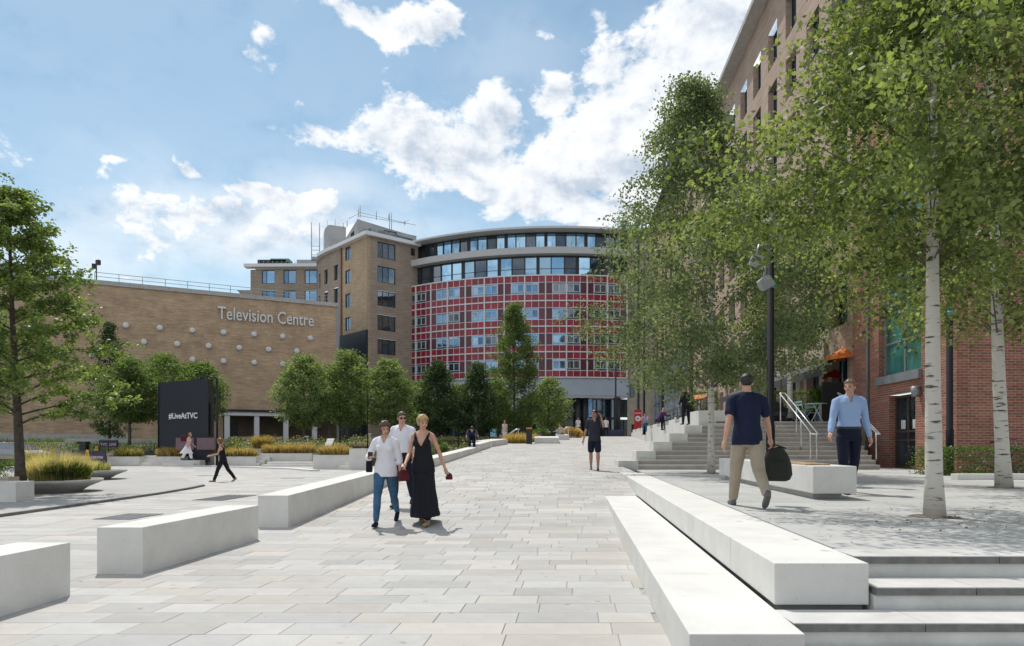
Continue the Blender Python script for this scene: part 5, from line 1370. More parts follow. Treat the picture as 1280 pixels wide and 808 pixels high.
    # ---- hair
    if hair:
        c = MB(); big = {'short': 1.02, 'bob': 1.16, 'up': 1.16, 'long': 1.12}[hairstyle]
        ellip(c, (0, -.016, .068), (.083*big, .100*big, .088*big), HD, 16, 12)
        if hairstyle in ('bob', 'long'):
            ellip(c, (0, -.03, .005), (.098, .088, .095), HD, 16, 10)
            if hairstyle == 'long': ellip(c, (0, -.07, -.09), (.07, .04, .12), HD)
        if hairstyle == 'up': ellip(c, (.0, -.105, .07), (.05, .045, .05), HD); ellip(c, (0, -.05, .02), (.078, .06, .06), HD)
        mesh = remeshed(c, .009 if vox < .02 else .02, 1)
        inv = HD.inverted(); bm = bmesh.new(); bm.from_mesh(mesh); dele = []
        for v in bm.verts:
            q = inv @ v.co
            if q.y > .035 and q.z < .088 - abs(q.x)*.25 and hairstyle != 'x': dele.append(v)
            elif q.y > -.005 and q.z < .030 and abs(q.x) < .095 and hairstyle in ('short', 'up'): dele.append(v)
            else:
                k_ = mnoise.noise(q*60)*.006+mnoise.noise(q*25)*.008*(1.6 if hairstyle != 'short' else .7); v.co += v.normal*k_
        bmesh.ops.delete(bm, geom=dele, context='VERTS'); bm.to_mesh(mesh); bm.free()
        o = finish(mesh, 'hair', hair)
    if vox < .02:
        for sd_ in (-1, 1):
            c = MB(); ellip(c, (sd_*.031, .0815, .030), (.014, .006, .0065), HD, 10, 6)
            me_ = bpy.data.meshes.new('eye'); me_.from_pydata(c.v, [], c.f); finish(me_, 'eye', EYEM)
            c = MB(); cap_tube(c, [HD @ Vector((sd_*.016, .091, .050)), HD @ Vector((sd_*.048, .080, .052))], [.003, .0025], 6)
            me_ = bpy.data.meshes.new('eyebrow'); me_.from_pydata(c.v, [], c.f); finish(me_, 'eyebrow', hair or EYEM)
        c = MB(); cap_tube(c, [HD @ Vector((-.022, .088, -.026)), HD @ Vector((0, .0965, -.025)), HD @ Vector((.022, .088, -.026))], [.003, .0055, .003], 6)
        me_ = bpy.data.meshes.new('mouth'); me_.from_pydata(c.v, [], c.f); finish(me_, 'mouth', LIPM)
    if sunglasses:
        c = MB()
        for sd_ in (-1, 1): ellip(c, (sd_*.034, .093, .032), (.027, .006, .019), HD, 12, 6); c.tube([HD @ Vector((sd_*.06, .09, .036)), HD @ Vector((sd_*.084, -.01, .03))], .003, 5)
        c.tube([HD @ Vector((-.01, .1, .038)), HD @ Vector((.01, .1, .038))], .003, 5)
        me_ = bpy.data.meshes.new('sunglasses'); me_.from_pydata(c.v, [], c.f); finish(me_, 'sunglasses', METAL_D)
    W = {'T0': T0, 'TT': TT, 'arm': [(T0 @ a, T0 @ b_, T0 @ c_, (T0.to_3x3() @ d_)) for a, b_, c_, d_ in arm], 'hip': T0 @ hip, 'obj': t, 'HD': HD}
    return W
EYEM = pm('eye_dark', (.03, .02, .015), .2); LIPM = pm('lips', (.36, .11, .09), .5)
H_BROWN = pm('brown_hair', (.085, .045, .022), .5, var=.3, vscale=40, bump=.5, bscale=90)
H_DARK = pm('dark_hair', (.018, .013, .010), .45, var=.3, vscale=40, bump=.5, bscale=90)
H_BLOND = pm('blond_hair', (.46, .31, .13), .5, var=.3, vscale=40, bump=.5, bscale=90)
H_GREY = pm('light_brown_hair', (.17, .10, .055), .5, var=.3, vscale=40)
C_WHITE = cloth('white_cotton', (.72, .71, .76), var=.04); C_NAVY = cloth('navy_cotton', (.012, .017, .045)); C_BLACK = cloth('black_fabric', (.012, .013, .018))
C_BLUE = cloth('light_blue_shirt', (.30, .42, .66), var=.05); C_JEANS = cloth('blue_denim', (.055, .135, .24), var=.3); C_DNAVY = cloth('dark_navy_trousers', (.010, .014, .032))
C_CHINO = cloth('beige_chino', (.36, .30, .23), var=.1); C_CHAR = cloth('charcoal_tee', (.030, .032, .045)); C_RED = cloth('dark_red_leather', (.09, .008, .014), .5)
C_BAG = cloth('dark_olive_canvas', (.032, .034, .028), .7); S_TAN = pm('tan_shoe', (.30, .20, .11), .5); S_GREY = pm('grey_shoe', (.12, .12, .12), .6)
def foot(px, py, z=None):
    """point on the avenue seen at this pixel"""
    d = 5.0
    for _ in range(60):
        zz = zp(d) if z is None else z
        dn = (EYE-zz)*F/(py-557) if py != 557 else d
        d = d*.6+dn*.4
    zz = zp(d) if z is None else z
    return Vector(((px-640)/F*d, d, zz))
# three walkers on the left of the path
p = foot(482, 656); w1 = person('woman in a loose white blouse and blue jeans holding a phone to her waist', p, 178, 1.65, lean=3, thigh=(-19, 19), knee=(26, 4), arms=((-12, 12, 30, 4), (-2, 24, 95, 42)),
    head=(22, -14), top=C_WHITE, sleeves='elbow', bottom=C_JEANS, kind='jeans', hair=H_BROWN, hairstyle='bob', shoes=C_DNAVY, female=True, build=1.0)
p = foot(503, 633); w2 = person('man in sunglasses, white shirt and navy trousers walking between the two women', p, 176, 1.78, lean=2, thigh=(-17, 17), knee=(22, 3), arms=((18, 9, 22, 0), (-12, 9, 20, 0)),
    head=(28, -6), top=C_WHITE, sleeves='elbow', bottom=C_DNAVY, kind='trousers', hair=H_BROWN, hairstyle='short', shoes=BLACK, sunglasses=True, untucked=False)
p = foot(529, 656); w3 = person('blonde woman in a long sleeveless black dress with a dark red bag', p, 172, 1.72, lean=1, thigh=(10, -16), knee=(3, 16), arms=((-14, 20, 12, 0), (10, 12, 45, 12)),
    head=(38, -8), top=C_BLACK, sleeves='none', bottom=C_BLACK, kind='dress', hair=H_BLOND, hairstyle='up', shoes=S_TAN, female=True, build=.96)
def prop(name, label, cat, loc): return thing(name, label, cat, tuple(loc))
# phone in the first woman's raised hand
wr = w1['arm'][1][2]+w1['arm'][1][3]*.09; ph = MB(); ph.obox((wr.x, wr.y, wr.z-.02), .075, .014, .10, .3)
o = ph.build('phone', BLACK, origin=wr, bevel=.004); tag(o, 'dark phone held in front of the woman in the white blouse', 'phone')
def handbag(name, label, c, sx, sy, sz, mat_, rz, strap_top):
    t = thing(name, label, 'bag', tuple(c)); m = MB()
    ca, sa = math.cos(rz), math.sin(rz)
    sec = [(0, .86, .7), (.08, 1, 1), (.5, .97, .95), (.85, .82, .6), (1, .7, .3)] if name != 'holdall' else [(0, .6, .55), (.05, .85, .9), (.2, 1, 1), (.5, .93, .95), (.78, .72, .7), (.95, .42, .4), (1, .3, .2)]
    k = [];
    for f, a, b in sec:
        ring = []
        for j in range(16):
            an = 2*math.pi*j/16; x = abs(math.cos(an))**.5*math.copysign(1, math.cos(an))*sx/2*a; y = abs(math.sin(an))**.6*math.copysign(1, math.sin(an))*sy/2*b
            ring.append((c[0]+ca*x-sa*y, c[1]+sa*x+ca*y, c[2]+sz*f))
        k.append(ring)
    for ring in k: m.v += ring
    for r_ in range(len(k)-1):
        for j in range(16): m.f.append((r_*16+j, r_*16+(j+1) % 16, (r_+1)*16+(j+1) % 16, (r_+1)*16+j)); m.sm.append(True); m.mi.append(0)
    m.f.append(tuple(range(15, -1, -1))); m.sm.append(False); m.mi.append(0); e = (len(k)-1)*16; m.f.append(tuple(range(e, e+16))); m.sm.append(False); m.mi.append(0)
    m.build('bag_body', mat_, t)
    m = MB(); a = Vector((c[0]-ca*sx*.3, c[1]-sa*sx*.3, c[2]+sz*.95)); b = Vector((c[0]+ca*sx*.3, c[1]+sa*sx*.3, c[2]+sz*.95)); st_ = Vector(strap_top)
    m.tube([a, a.lerp(st_, .7)+Vector((0, 0, .01)), st_, b.lerp(st_, .7)+Vector((0, 0, .01)), b], .011, 6); m.build('handle', mat_, t)
    m = MB(); m.obox((c[0]-sa*-sy*.5, c[1]-ca*sy*.5, c[2]+sz*.12), sx*.62, .02, sz*.45, rz); m.build('pocket', mat_, t, bevel=.006)
    return t
q = w3['arm'][1][2]+w3['arm'][1][3]*.08; handbag('handbag', 'dark red shoulder bag at the hip of the blonde woman in the black dress', (q.x, q.y-.02, q.z-.22), .20, .09, .18, C_RED, .9, q)
q = w3['arm'][0][2]+w3['arm'][0][3]*.08; handbag('handbag', 'small crumpled crimson pouch swinging in the rear hand of the blonde woman', (q.x+.04, q.y, q.z-.11), .11, .06, .09, C_RED, .2, q)
hb = w1['TT']; sp = w1['T0'] @ hb @ Vector((-.20, -.02, .02)); handbag('handbag', 'black shoulder bag hanging beside the jeans of the woman in the white blouse', (w1['hip'].x-.27, w1['hip'].y+.06, w1['hip'].z-.03), .10, .2, .26, C_BLACK, .1, w1['arm'][1][0]+Vector((-.02, .02, .03)))
# man with a hand on his brow
p = foot(743, 588); person('man in a charcoal t-shirt and dark shorts shading his face with one hand', p, 172, 1.76, lean=2, thigh=(8, -8), knee=(4, 12), arms=((58, 18, 118, 34), (-8, 14, 14, 0)), head=(-38, 0),
    top=C_CHAR, sleeves='short', bottom=C_DNAVY, kind='shorts', hair=H_DARK, hairstyle='short', shoes=S_GREY, skin=pm('tanned_skin', (.40, .21, .14), .5, var=.08, vscale=8), vox=.014)
# man in the navy polo on the terrace
p = on_z(934, 634, 0); mp_ = person('man seen from behind in a navy polo shirt and beige chinos carrying a bag', p, -4, 1.70, lean=2, thigh=(22, -19), knee=(3, 32), arms=((-22, 12, 16, 0), (14, 16, 14, 0)), head=(-6, 0),
    top=C_NAVY, sleeves='short', bottom=C_CHINO, kind='trousers', hair=H_DARK, hairstyle='short', shoes=S_GREY, build=1.06, vox=.010)
q = mp_['arm'][1][2]+mp_['arm'][1][3]*.09; handbag('holdall', 'dark olive canvas bag hanging from the hand of the man in navy', (q.x+.07, q.y, q.z-.47), .38, .17, .44, C_BAG, -.5, q)
# man in the light blue shirt
p = on_z(1061, 617, 0); person('man in a light blue long sleeved shirt and dark trousers behind the concrete bench', p, 168, 1.83, lean=2, thigh=(-14, 15), knee=(16, 4), arms=((-12, 12, 16, 0), (14, 14, 20, 0)), head=(-32, -2),
    top=C_BLUE, sleeves='long', bottom=C_DNAVY, kind='trousers', hair=H_GREY, hairstyle='short', shoes=BLACK, untucked=False, belt=BLACK, vox=.011)
# farther people
p = on_z(279, 602.5, -.55); person('woman in a black vest and cropped black trousers striding across the plaza', p, 100, 1.62, lean=8, thigh=(24, -22), knee=(6, 14), arms=((16, 12, 60, 10), (-20, 14, 50, 0)), head=(-10, -20),
    top=C_BLACK, sleeves='none', bottom=C_BLACK, kind='trousers', hair=pm('auburn_hair', (.20, .075, .03), .5), hairstyle='bob', shoes=S_TAN, female=True, vox=.016)
tier = (229-640)/F*40
person('woman in a white skirt and pink top walking past the black cube', (tier, 40.6, -.10), -80, 1.62, lean=10, thigh=(14, -16), knee=(3, 12), arms=((10, 12, 30, 0), (-14, 12, 30, 0)),
    top=cloth('pale_pink', (.62, .42, .40)), sleeves='short', bottom=C_WHITE, kind='skirt', hair=pm('ginger_hair', (.30, .12, .05), .5), hairstyle='bob', female=True, vox=.024)
m = MB(); m.obox((tier-.22, 40.5, 1.0), .28, .2, .34, .2); o = m.build('handbag', C_RED, bevel=.03, origin=(tier-.22, 40.5, 1.0)); tag(o, 'red bag on the back of the woman in the white skirt', 'bag')
p = at(590, 560, 32.2); person('person in a dark blue jacket bent over at the end of the long wall', (p.x, 31.95, zp(31.9)), 185, 1.75, lean=62, thigh=(48, 44), knee=(60, 58), arms=((60, 8, 10, 0), (58, 8, 10, 0)),
    head=(0, -50), top=C_NAVY, sleeves='long', bottom=C_DNAVY, kind='trousers', hair=H_DARK, hairstyle='short', vox=.022, seat=.74)
for px, py, d, yaw, lab, tp, bt, kd, fem, hr in ((722.5, 545, 60.5, 185, 'pedestrian in a white top and dark skirt near the building entrance', C_WHITE, C_BLACK, 'trousers', True, H_BROWN),
        (735.5, 544.5, 63, 178, 'pale-haired pedestrian partly hidden behind the man in the charcoal t-shirt', C_CHAR, C_RED, 'trousers', True, H_BLOND),
        (757.5, 544.5, 61, 5, 'pedestrian in a white shirt and black shorts walking away to the entrance', C_WHITE, C_BLACK, 'trousers', False, H_DARK)):
    person(lab, ((px-640)/F*d, d, zp(d)), yaw, 1.70, thigh=(12, -12), knee=(4, 12), top=tp, sleeves='short', bottom=bt, kind=kd, female=fem, hair=hr, hairstyle='bob' if fem else 'short', vox=.028)
p = at(631, 552, 46); person('person in a patterned pale top among the flowers left of the bollard', (p.x, 46, zp(46)-.1), 170, 1.5, thigh=(5, -5), knee=(2, 5), top=cloth('pale_pattern', (.55, .45, .45)), sleeves='short', bottom=C_WHITE,
    kind='trousers', hair=pm('red_hair', (.32, .08, .04), .5), hairstyle='bob', female=True, vox=.026)
p = at(703, 549, 52); person('person in light clothes sitting at the far block beside the handrail', (p.x, 51.4, zp(51)), 120, 1.65, lean=25, thigh=(85, 80), knee=(85, 80), arms=((40, 10, 40, 0), (40, 10, 40, 0)),
    top=cloth('pale_beige', (.5, .42, .36)), sleeves='long', bottom=cloth('grey_cloth', (.2, .18, .18)), kind='trousers', hair=H_BROWN, hairstyle='short', vox=.028, seat=.45)
dd = 37.0; p = Vector(((822-640)/F*dd, dd, 2.06)); person('person in a plum jacket hunched forward seated on the ramp wall', (p.x, dd, 1.62), -60, 1.68, lean=38, thigh=(80, 80), knee=(80, 80), arms=((50, 8, 60, 10), (50, 8, 60, 10)), head=(0, -15),
    top=cloth('plum_cloth', (.07, .03, .10)), sleeves='long', bottom=C_DNAVY, kind='trousers', hair=H_BLOND, hairstyle='short', vox=.024, seat=.55)
dd = 44.0; person('person in a lilac top seated farther down the ramp wall beside the red sign', ((807-640)/F*dd, dd, 1.62), 160, 1.6, lean=30, thigh=(80, 80), knee=(80, 80), arms=((50, 8, 50, 10), (50, 8, 50, 10)),
    top=cloth('lilac_cloth', (.35, .30, .50)), sleeves='short', bottom=C_JEANS, kind='trousers', hair=H_DARK, hairstyle='short', vox=.028, seat=.55)
dd = 28.0; person('auburn-haired person in black standing on the ramp wall', ((857-640)/F*dd, dd, 1.62), 20, 1.55, thigh=(5, -5), knee=(2, 4), arms=((10, 8, 20, 0), (5, 8, 20, 0)),
    top=C_BLACK, sleeves='long', bottom=C_BLACK, kind='trousers', hair=pm('orange_hair', (.45, .16, .05), .5), hairstyle='bob', female=True, vox=.02)
# ------------------------------------------------------------------ planters, garden, street furniture
# round bowl planter at the left with hedge and grasses
def bowl(label, c, r, rx=1.0):
    t = thing('round_planter', label, 'planter', tuple(c)); m = MB(); x, y, z = c
    m.rings([((x, y, z), r*.50*rx, r*.5), ((x, y, z+.05), r*.56*rx, r*.56), ((x, y, z+.18), r*.72*rx, r*.72), ((x, y, z+.31), r*.97*rx, r*.97), ((x, y, z+.33), r*1.0*rx, r), ((x, y, z+.385), r*1.0*rx, r), ((x, y, z+.385), r*.93*rx, r*.93), ((x, y, z+.30), r*.92*rx, r*.92)], 48)
    m.build('bowl', CONC_G, t)
    m = MB(); m.rings([((x, y, z+.31), r*.91*rx, r*.91), ((x, y, z+.335), r*.5*rx, r*.5)], 30); m.build('soil', pm('planter_soil', (.05, .035, .025), .95, var=.3, vscale=9), t)
    return t
bc = on_z(72, 620, -.55); bc.y += 1.0; bc.x = (66-640)/F*bc.y
bowl('wide shallow grey concrete bowl planter with a hedge and tawny grass around the oak', tuple(bc), 1.22)
shrub('hedge_shrub', 'dense green shrub mixed with white blossom filling the round planter right of the oak trunk', (bc.x+.28, bc.y-.02, bc.z+.37), .72, .50, .25, 9000, LEAF_HEDGE, 31, size=.05)
grass_clump('ornamental_grass', 'feathery tawny grass rising behind the green shrub in the round planter', (bc.x+.1, bc.y+.15, bc.z+.32), 1.0, .8, .85, 9000, [('blades', GRASS_G, .4, .8, .4), ('plumes', GRASS_P, .6, 1.0, .5)], 32, w=.0045)
c2 = on_z(118, 603, -.55); c2 = Vector((c2.x-1.2, c2.y+1.6, -.55)); bowl('second round bowl planter mostly hidden behind the first one', tuple(c2), 1.3)
grass_clump('ornamental_grass', 'low green and straw coloured grass in the hidden second bowl planter', (c2.x, c2.y, c2.z+.32), 1.0, .9, .5, 2500, [('blades', GRASS_G, .7, .8, .35), ('plumes', GRASS_P, .3, 1.0, .4)], 33, w=.006)
# bench block with timber at the far left edge
m = MB(); a = on_z(19, 630, -.55)
bl = thing('concrete_bench', 'grey concrete seat with a timber edge cut off by the left edge of the photo', 'bench', (a.x-1, a.y, -.55))
m.box(a.x-2.6, a.x+.02, a.y, a.y+.6, -.55, -.06); m.build('bench_body', CONC, bl, bevel=.012)
m = MB(); m.box(a.x-2.2, a.x-.45, a.y-.012, a.y-.004, -.11, -.075); m.build('painted_gap_shade', METAL_D, bl)  # dark strip on the seat front, drawn in place of a gap's shade
m = MB(); m.box(a.x-3.2, a.x-.98, a.y+1.12, a.y+1.5, -.55, .0); m.build('backrest', pm('tan_stone', (.46, .38, .29), .8, var=.1), bl, bevel=.01)
shrub('hedge_shrub', 'dark green rounded shrub behind the seat at the left edge', (-14.8, 20.4, -.55), 1.1, .8, .42, 6000, LEAF_MID, 34, size=.07)
grass_clump('ornamental_grass', 'orange flowering stems left of the oak trunk', (-14.9, 21.4, -.3), .6, .5, 1.25, 900, [('blades', GRASS_G, .6, .8, .3), ('plumes', GRASS_O, .4, 1.0, .3)], 35, w=.008)
# concrete planter boxes along the far edge of the plaza, with steps between them
def pbox(px0, px1, py0, py1, d, label, depth=1.3, mat_=CONC, nm='concrete_planter', cat='planter'):
    z0 = EYE+(557-py1)/F*d; z1 = EYE+(557-py0)/F*d; x0, x1 = (px0-640)/F*d, (px1-640)/F*d
    t = thing(nm, label, cat, ((x0+x1)/2, d, z0))
    m = MB(); m.box(x0, x1, d, d+depth, min(z0, -.6), z1-.05); m.build('box' if cat == 'planter' else 'block_body', mat_, t, bevel=.02)
    m = MB()
    for q in ((x0, x1, d, d+.09), (x0, x1, d+depth-.09, d+depth), (x0, x0+.09, d+.092, d+depth-.092), (x1-.09, x1, d+.092, d+depth-.092)): m.box(*q, z1-.048, z1)
    m.build('rim', mat_, t)
    return (x0+x1)/2, d+depth/2, z1, (x1-x0)/2
def tawny(c, rx, ry, h, seed, label, green=.35, n=2600):
    return grass_clump('ornamental_grass', label, c, rx, ry, h, n, [('blades', GRASS_G, green, .8, .5), ('plumes', GRASS_O, 1-green, 1.0, .55)], seed, w=.014, group='tawny grasses in the planters beyond the plaza')
PL = [(134, 174, 571, 583, 43.5, 'leftmost pale concrete planter with olive grass right of the banner fence', .75, 'olive green grass in the leftmost planter beside the banner fence'),
      (187, 226, 571, 583, 43.5, 'pale concrete planter with golden grass below the left corner of the black cube', .3, 'golden grass below the left corner of the black cube'),
      (225, 270, 567, 577, 45.2, 'raised concrete planter with golden grass behind the woman in the white skirt', .25, 'golden grass behind the woman in the white skirt'),
      (268, 320, 571, 583, 43.5, 'concrete planter with golden grass just right of the walking woman in black', .4, 'golden and green grass just right of the walking woman in black'),
      (324, 390, 567, 578.5, 44.5, 'long concrete planter with a row of three golden grass clumps', .25, None),
      (391, 437, 569, 587, 37.6, 'concrete planter with amber grass nearest the woman in the white blouse', .3, 'amber grass nearest the woman in the white blouse'),
      (312, 336, 561, 569, 47, 'small high planter with tall feathery grass above the long planter', .4, 'tall feathery grass standing highest behind the long planter')]
for i, (a_, b_, c_, d_, dd, lab, gr, glab) in enumerate(PL):
    x, y, z, hw = pbox(a_, b_, c_, d_, dd, lab)
    if glab: tawny((x, y, z-.08), hw*1.1, .6, .75 if i != 6 else 1.1, 200+i, glab, gr)
    else:
        for k, gl_ in enumerate(('left clump of golden grass in the long planter', 'middle clump of golden grass in the long planter', 'right clump of golden grass in the long planter')):
            tawny((x+hw*(-.66+.66*k), y, z-.08), hw*.38, .55, .8, 210+k, gl_, .22, 1500)
def tiers(px0, px1, py0, py1, d, n, label):
    t = thing('garden_steps', label, 'steps', ((px0-640)/F*d, d, -.55)); z0 = EYE+(557-py1)/F*d; z1 = EYE+(557-py0)/F*d
    for k in range(n):
        m = MB(); m.box((px0-640)/F*d+.25*k, (px1-640)/F*d+.2*k, d+.4*k, d+.4*k+.8, -.6, z0+(z1-z0)*(k+1)/n); m.build('step', CONC, t, bevel=.01)
tiers(158, 188, 570, 583, 43.6, 3, 'low steps between the two leftmost planters')
tiers(203, 242, 576, 583.5, 42.6, 2, 'low step in front of the raised planter')
tiers(300, 324, 572, 583, 43.4, 3, 'low steps right of the walking woman in black')
tiers(326, 392, 578, 584.5, 42.5, 2, 'long low step below the planter with three grass clumps')
tiers(424, 436, 578, 587.5, 36.95, 2, 'low steps left of the tall end block')
pbox(436.5, 458, 561, 588, 36.8, 'tall square concrete end block left of the woman in the white blouse', depth=1.0, nm='concrete_block', cat='block')
# garden bank: lawn and flower beds behind the planters
bank = MB(); rg_ = random.Random(4)
bank.hexa([(-52, 44.6, -.7), (-.2, 46, -.7), (1.5, 61.5, -.7), (-52, 61.5, -.7)], [(-52, 44.6, -.18), (-.2, 46, -.05), (1.5, 61.5, 1.2), (-52, 61.5, 1.2)])
bank.build('garden_bank', pm('bed_soil', (.10, .085, .05), .95, var=.3, vscale=1.5), kind='structure')
def bed(px0, px1, d0, d1, n, mats, h, seed, label_name, w=.03):
    for j, (mt, sh, hf) in enumerate(mats):
        rg = np.random.default_rng(seed+j); k = int(n*sh); d = rg.uniform(d0, d1, k); px = rg.uniform(px0, px1, k); x = (px-640)/F*d
        z = np.interp(d, [44.6, 46, 61.5], [-.18, -.05, 1.2])
        cl = np.array([mnoise.noise(Vector((a*.5, b*.5, seed))) for a, b in zip(x, d)])
        keep = cl > -.25; x, d, z, cl = x[keep], d[keep], z[keep], cl[keep]
        hh = h*hf*(.5+.9*np.clip(cl+.3, 0, 1)); rep = 4
        P_ = np.repeat(np.c_[x, d, z], rep, 0)+rg.normal(0, .16, (len(x)*rep, 3))*np.array([1, 1, .0])+np.c_[np.zeros((len(x)*rep, 2)), rg.uniform(.05, 1, len(x)*rep)*np.repeat(hh, rep)]
        o = leaves(label_name[j], P_, .13, mt, None, seed+j, aspect=.45, flat=1.4, lean=(0, 0, .5)); o['kind'] = 'stuff'
FLOW = leafmat('pale_flowers', (.45, .40, .30), (.70, .62, .50), .4, rough=.8, spec=.1)
bed(290, 640, 46.5, 60, 5200, [(LEAF_HEDGE, .62, .6), (GRASS_O, .2, .75), (FLOW, .10, .95), (LEAF_MID, .3, .8)], .75, 300, ['ground_cover', 'tawny_ground_cover', 'flower_heads', 'low_shrubs'])
bed(-60, 300, 50, 60, 4500, [(LEAF_HEDGE, .6, .5), (GRASS_G, .4, .7)], .7, 320, ['ground_cover', 'green_ground_cover'])
for i, (px, py, d, rx, lab) in enumerate(((512, 571, 33.5, .9, 'pale flowering shrub behind the long wall right of the blonde woman'), (538, 562, 38, 1.0, 'lime green shrub behind the wall near the bent-over person'), (675, 548, 47, .75, 'bright lime shrub right of the orange-topped bollard'),
                                  (655, 549, 45.5, 1.3, 'tawny grass bed left of the bollard'), (715, 548, 56, .8, 'small straw coloured shrub near the entrance pedestrians'), (643, 553, 43, .9, 'golden flowers behind the wide concrete block'))):
    c = ((px-640)/F*d, d, zp(d)-.25 if px > 600 else .1)
    if 'shrub' in lab: shrub('flowering_shrub', lab, c, rx, .8, .55 if px > 600 else .5, 3500, LEAF_LIGHT if i == 0 else LEAF_HEDGE if i != 4 else GRASS_O, 340+i, size=.10)
    else: tawny(c, rx, .7, .95, 340+i, lab, .3)
# garden sub-walls (long low lines that read between the trees)
for x0, x1, d, z0, z1, lab in (((285-640)/F*58, (352-640)/F*58, 58, .4, 1.5, 'low tan wall in front of the porch of the studio block'), ((415-640)/F*49, (470-640)/F*49, 49, -.2, .72, 'low brown wall right of the deckchair')):
    m = MB(); m.box(x0, x1, d, d+.35, z0, z1); o = m.build('garden_wall', STONE_B if z1 > 1 else pm('brown_wall', (.17, .08, .06), .8), bevel=.02); tag(o, lab, 'wall')
# deckchair and a reclining figure's board
dk = thing('deckchair', 'white slatted lounger standing tilted among the amber grass', 'deckchair', at(412, 566, 43)); m = MB(); a = at(408, 562, 43); b = at(414, 548, 43.6)
for i in range(6):
    f0_, f1_ = i/6, (i+.8)/6; p0_ = a.lerp(b, f0_); p1_ = a.lerp(b, f1_); m = MB()
    m.hexa([(p0_.x-.22, p0_.y, p0_.z), (p0_.x+.22, p0_.y, p0_.z), (p0_.x+.22, p0_.y+.05, p0_.z), (p0_.x-.22, p0_.y+.05, p0_.z)], [(p1_.x-.22, p1_.y, p1_.z), (p1_.x+.22, p1_.y, p1_.z), (p1_.x+.22, p1_.y+.05, p1_.z), (p1_.x-.22, p1_.y+.05, p1_.z)]); m.build('slat', WHITEP, dk)
m = MB(); m.tube([a+Vector((-.2, .05, -.1)), a+Vector((-.2, .8, -.3))], .025, 6); m.tube([a+Vector((.2, .05, -.1)), a+Vector((.2, .8, -.3))], .025, 6); m.build('frame', METAL_G, dk)
# short handrails in the garden
for px, py, px1, py1, d, lab in ((370, 553, 382, 546, 50, 'short steel handrail below the leftmost pale round tree'), (628, 549, 645, 537, 47, 'short steel handrail rising beside the person among the flowers'), (694, 544, 708, 534.5, 55, 'short steel handrail beside the seated person at the far block'), (452, 549, 460, 543, 51, 'short steel handrail above the low brown wall')):
    a, b = at(px, py, d), at(px1, py1, d-1); t = thing('handrail', lab, 'handrail', tuple(a)); m = MB(); m.tube([a, b, b+Vector((.25, 0, 0))], .05, 8); m.build('rail', STEEL_B, t)
    m = MB(); m.tube([b+Vector((.15, 0, 0)), b+Vector((.15, 0, -.95))], .03, 6); m.build('post', STEEL_B, t)
# black cube screen with lettering
def cube_screen():
    d = 45.5; zb = .2; TL, TR = at(198, 479, d), at(260, 473.5, 44.0)
    t = thing('black_screen', 'tall black cube-like billboard with a slanted top and a white hashtag', 'billboard', ((TL.x+TR.x)/2, d, zb))
    L0, R0 = Vector((TL.x, TL.y, -.3)), Vector((TR.x, TR.y, -.3)); B0 = Vector(((267.5-640)/F*47.2, 47.2, -.3)); A0 = Vector(((206-640)/F*48.6, 48.6, -.3))
    m = MB(); m.hexa([L0, R0, B0, A0], [TL, TR, Vector((B0.x, B0.y, TR.z-.2)), Vector((A0.x, A0.y, TL.z-.1))]); m.build('shell', pm('black_vinyl', (.010, .0135, .024), .55, var=.1, vscale=1), t)
    X = (R0-L0).normalized(); n = Vector((X.y, -X.x, 0)); o = L0+X*((L0-R0).length*.225)+n*.02; o.z = EYE+(557-523.5)/F*45
    text_letters('#LiveAtTVC', .52, .01, WHITEP, t, o, X, bold=.012, font_scale=(.92, 1))
    m = MB(); m.tube([L0+n*.03+X*.02+Vector((0, 0, .4)), TL+n*.03+X*.02], .03, 6); m.build('edge_strip', METAL_D, t)
    m = MB(); e = R0.lerp(B0, .35); m.obox((e.x+.12, e.y, 1.5), .12, .7, 2.1, .3); m.build('side_speaker', METAL_D, t)
cube_screen()
hb_ = thing('hoarding', 'low maroon hoarding panels with a strip of white lettering right of the black cube', 'hoarding', at(250, 556, 43.9))
HOARD = pm('maroon_hoarding', (.16, .10, .12), .6, var=.08)
for k in range(3):
    a, b = at(222+22*k, 562, 46.3-.3*k), at(243+22*k, 548, 46.3-.3*k)
    if k == 0: continue
    m = MB(); m.box(a.x, b.x, 43.3+.05*k, 43.36+.05*k, a.z, b.z); m.build('panel', HOARD, hb_)
# banner fence at the left, bin and two yellow signs
BAN = pm('dark_plum_banner', (.055, .045, .075), .7, var=.15, vscale=2); WTX = pm('faded_white_print', (.5, .48, .55), .7)
def banner(label, px0, px1, py0, py1, d, txt, tsz, tx, tz, legs=True):
    a, b = at(px0, py1, d), at(px1, py0, d); t = thing('banner_fence', label, 'banner', (a.x, d, a.z))
    m = MB(); m.box(a.x, b.x, d, d+.03, a.z, b.z); m.build('banner', BAN, t)
    m = MB()
    for x in (a.x, (a.x+b.x)/2, b.x): m.tube([(x, d+.05, min(a.z, -.5) if legs else a.z-.4), (x, d+.05, b.z+.05)], .03, 6)
    m.tube([(a.x, d+.05, b.z+.04), (b.x, d+.05, b.z+.04)], .025, 6); m.build('frame', METAL_D, t)
    text_letters(txt, tsz, .004, WTX, t, (a.x+tx, d-.01, a.z+tz), (1, 0, 0), bold=.01)
banner('dark plum banner fence with white lettering at the near left of the garden', 90, 132, 564.5, 579, 42.5, 'TELEVISION CENTRE', .2, .1, .28)
banner('small dark blue banner hanging in front of the dark conifer', 124, 147, 551, 559, 50, 'TVC  LIVE', .27, .1, .1, False)
YEL = pm('yellow_plastic', (.75, .42, .01), .5)
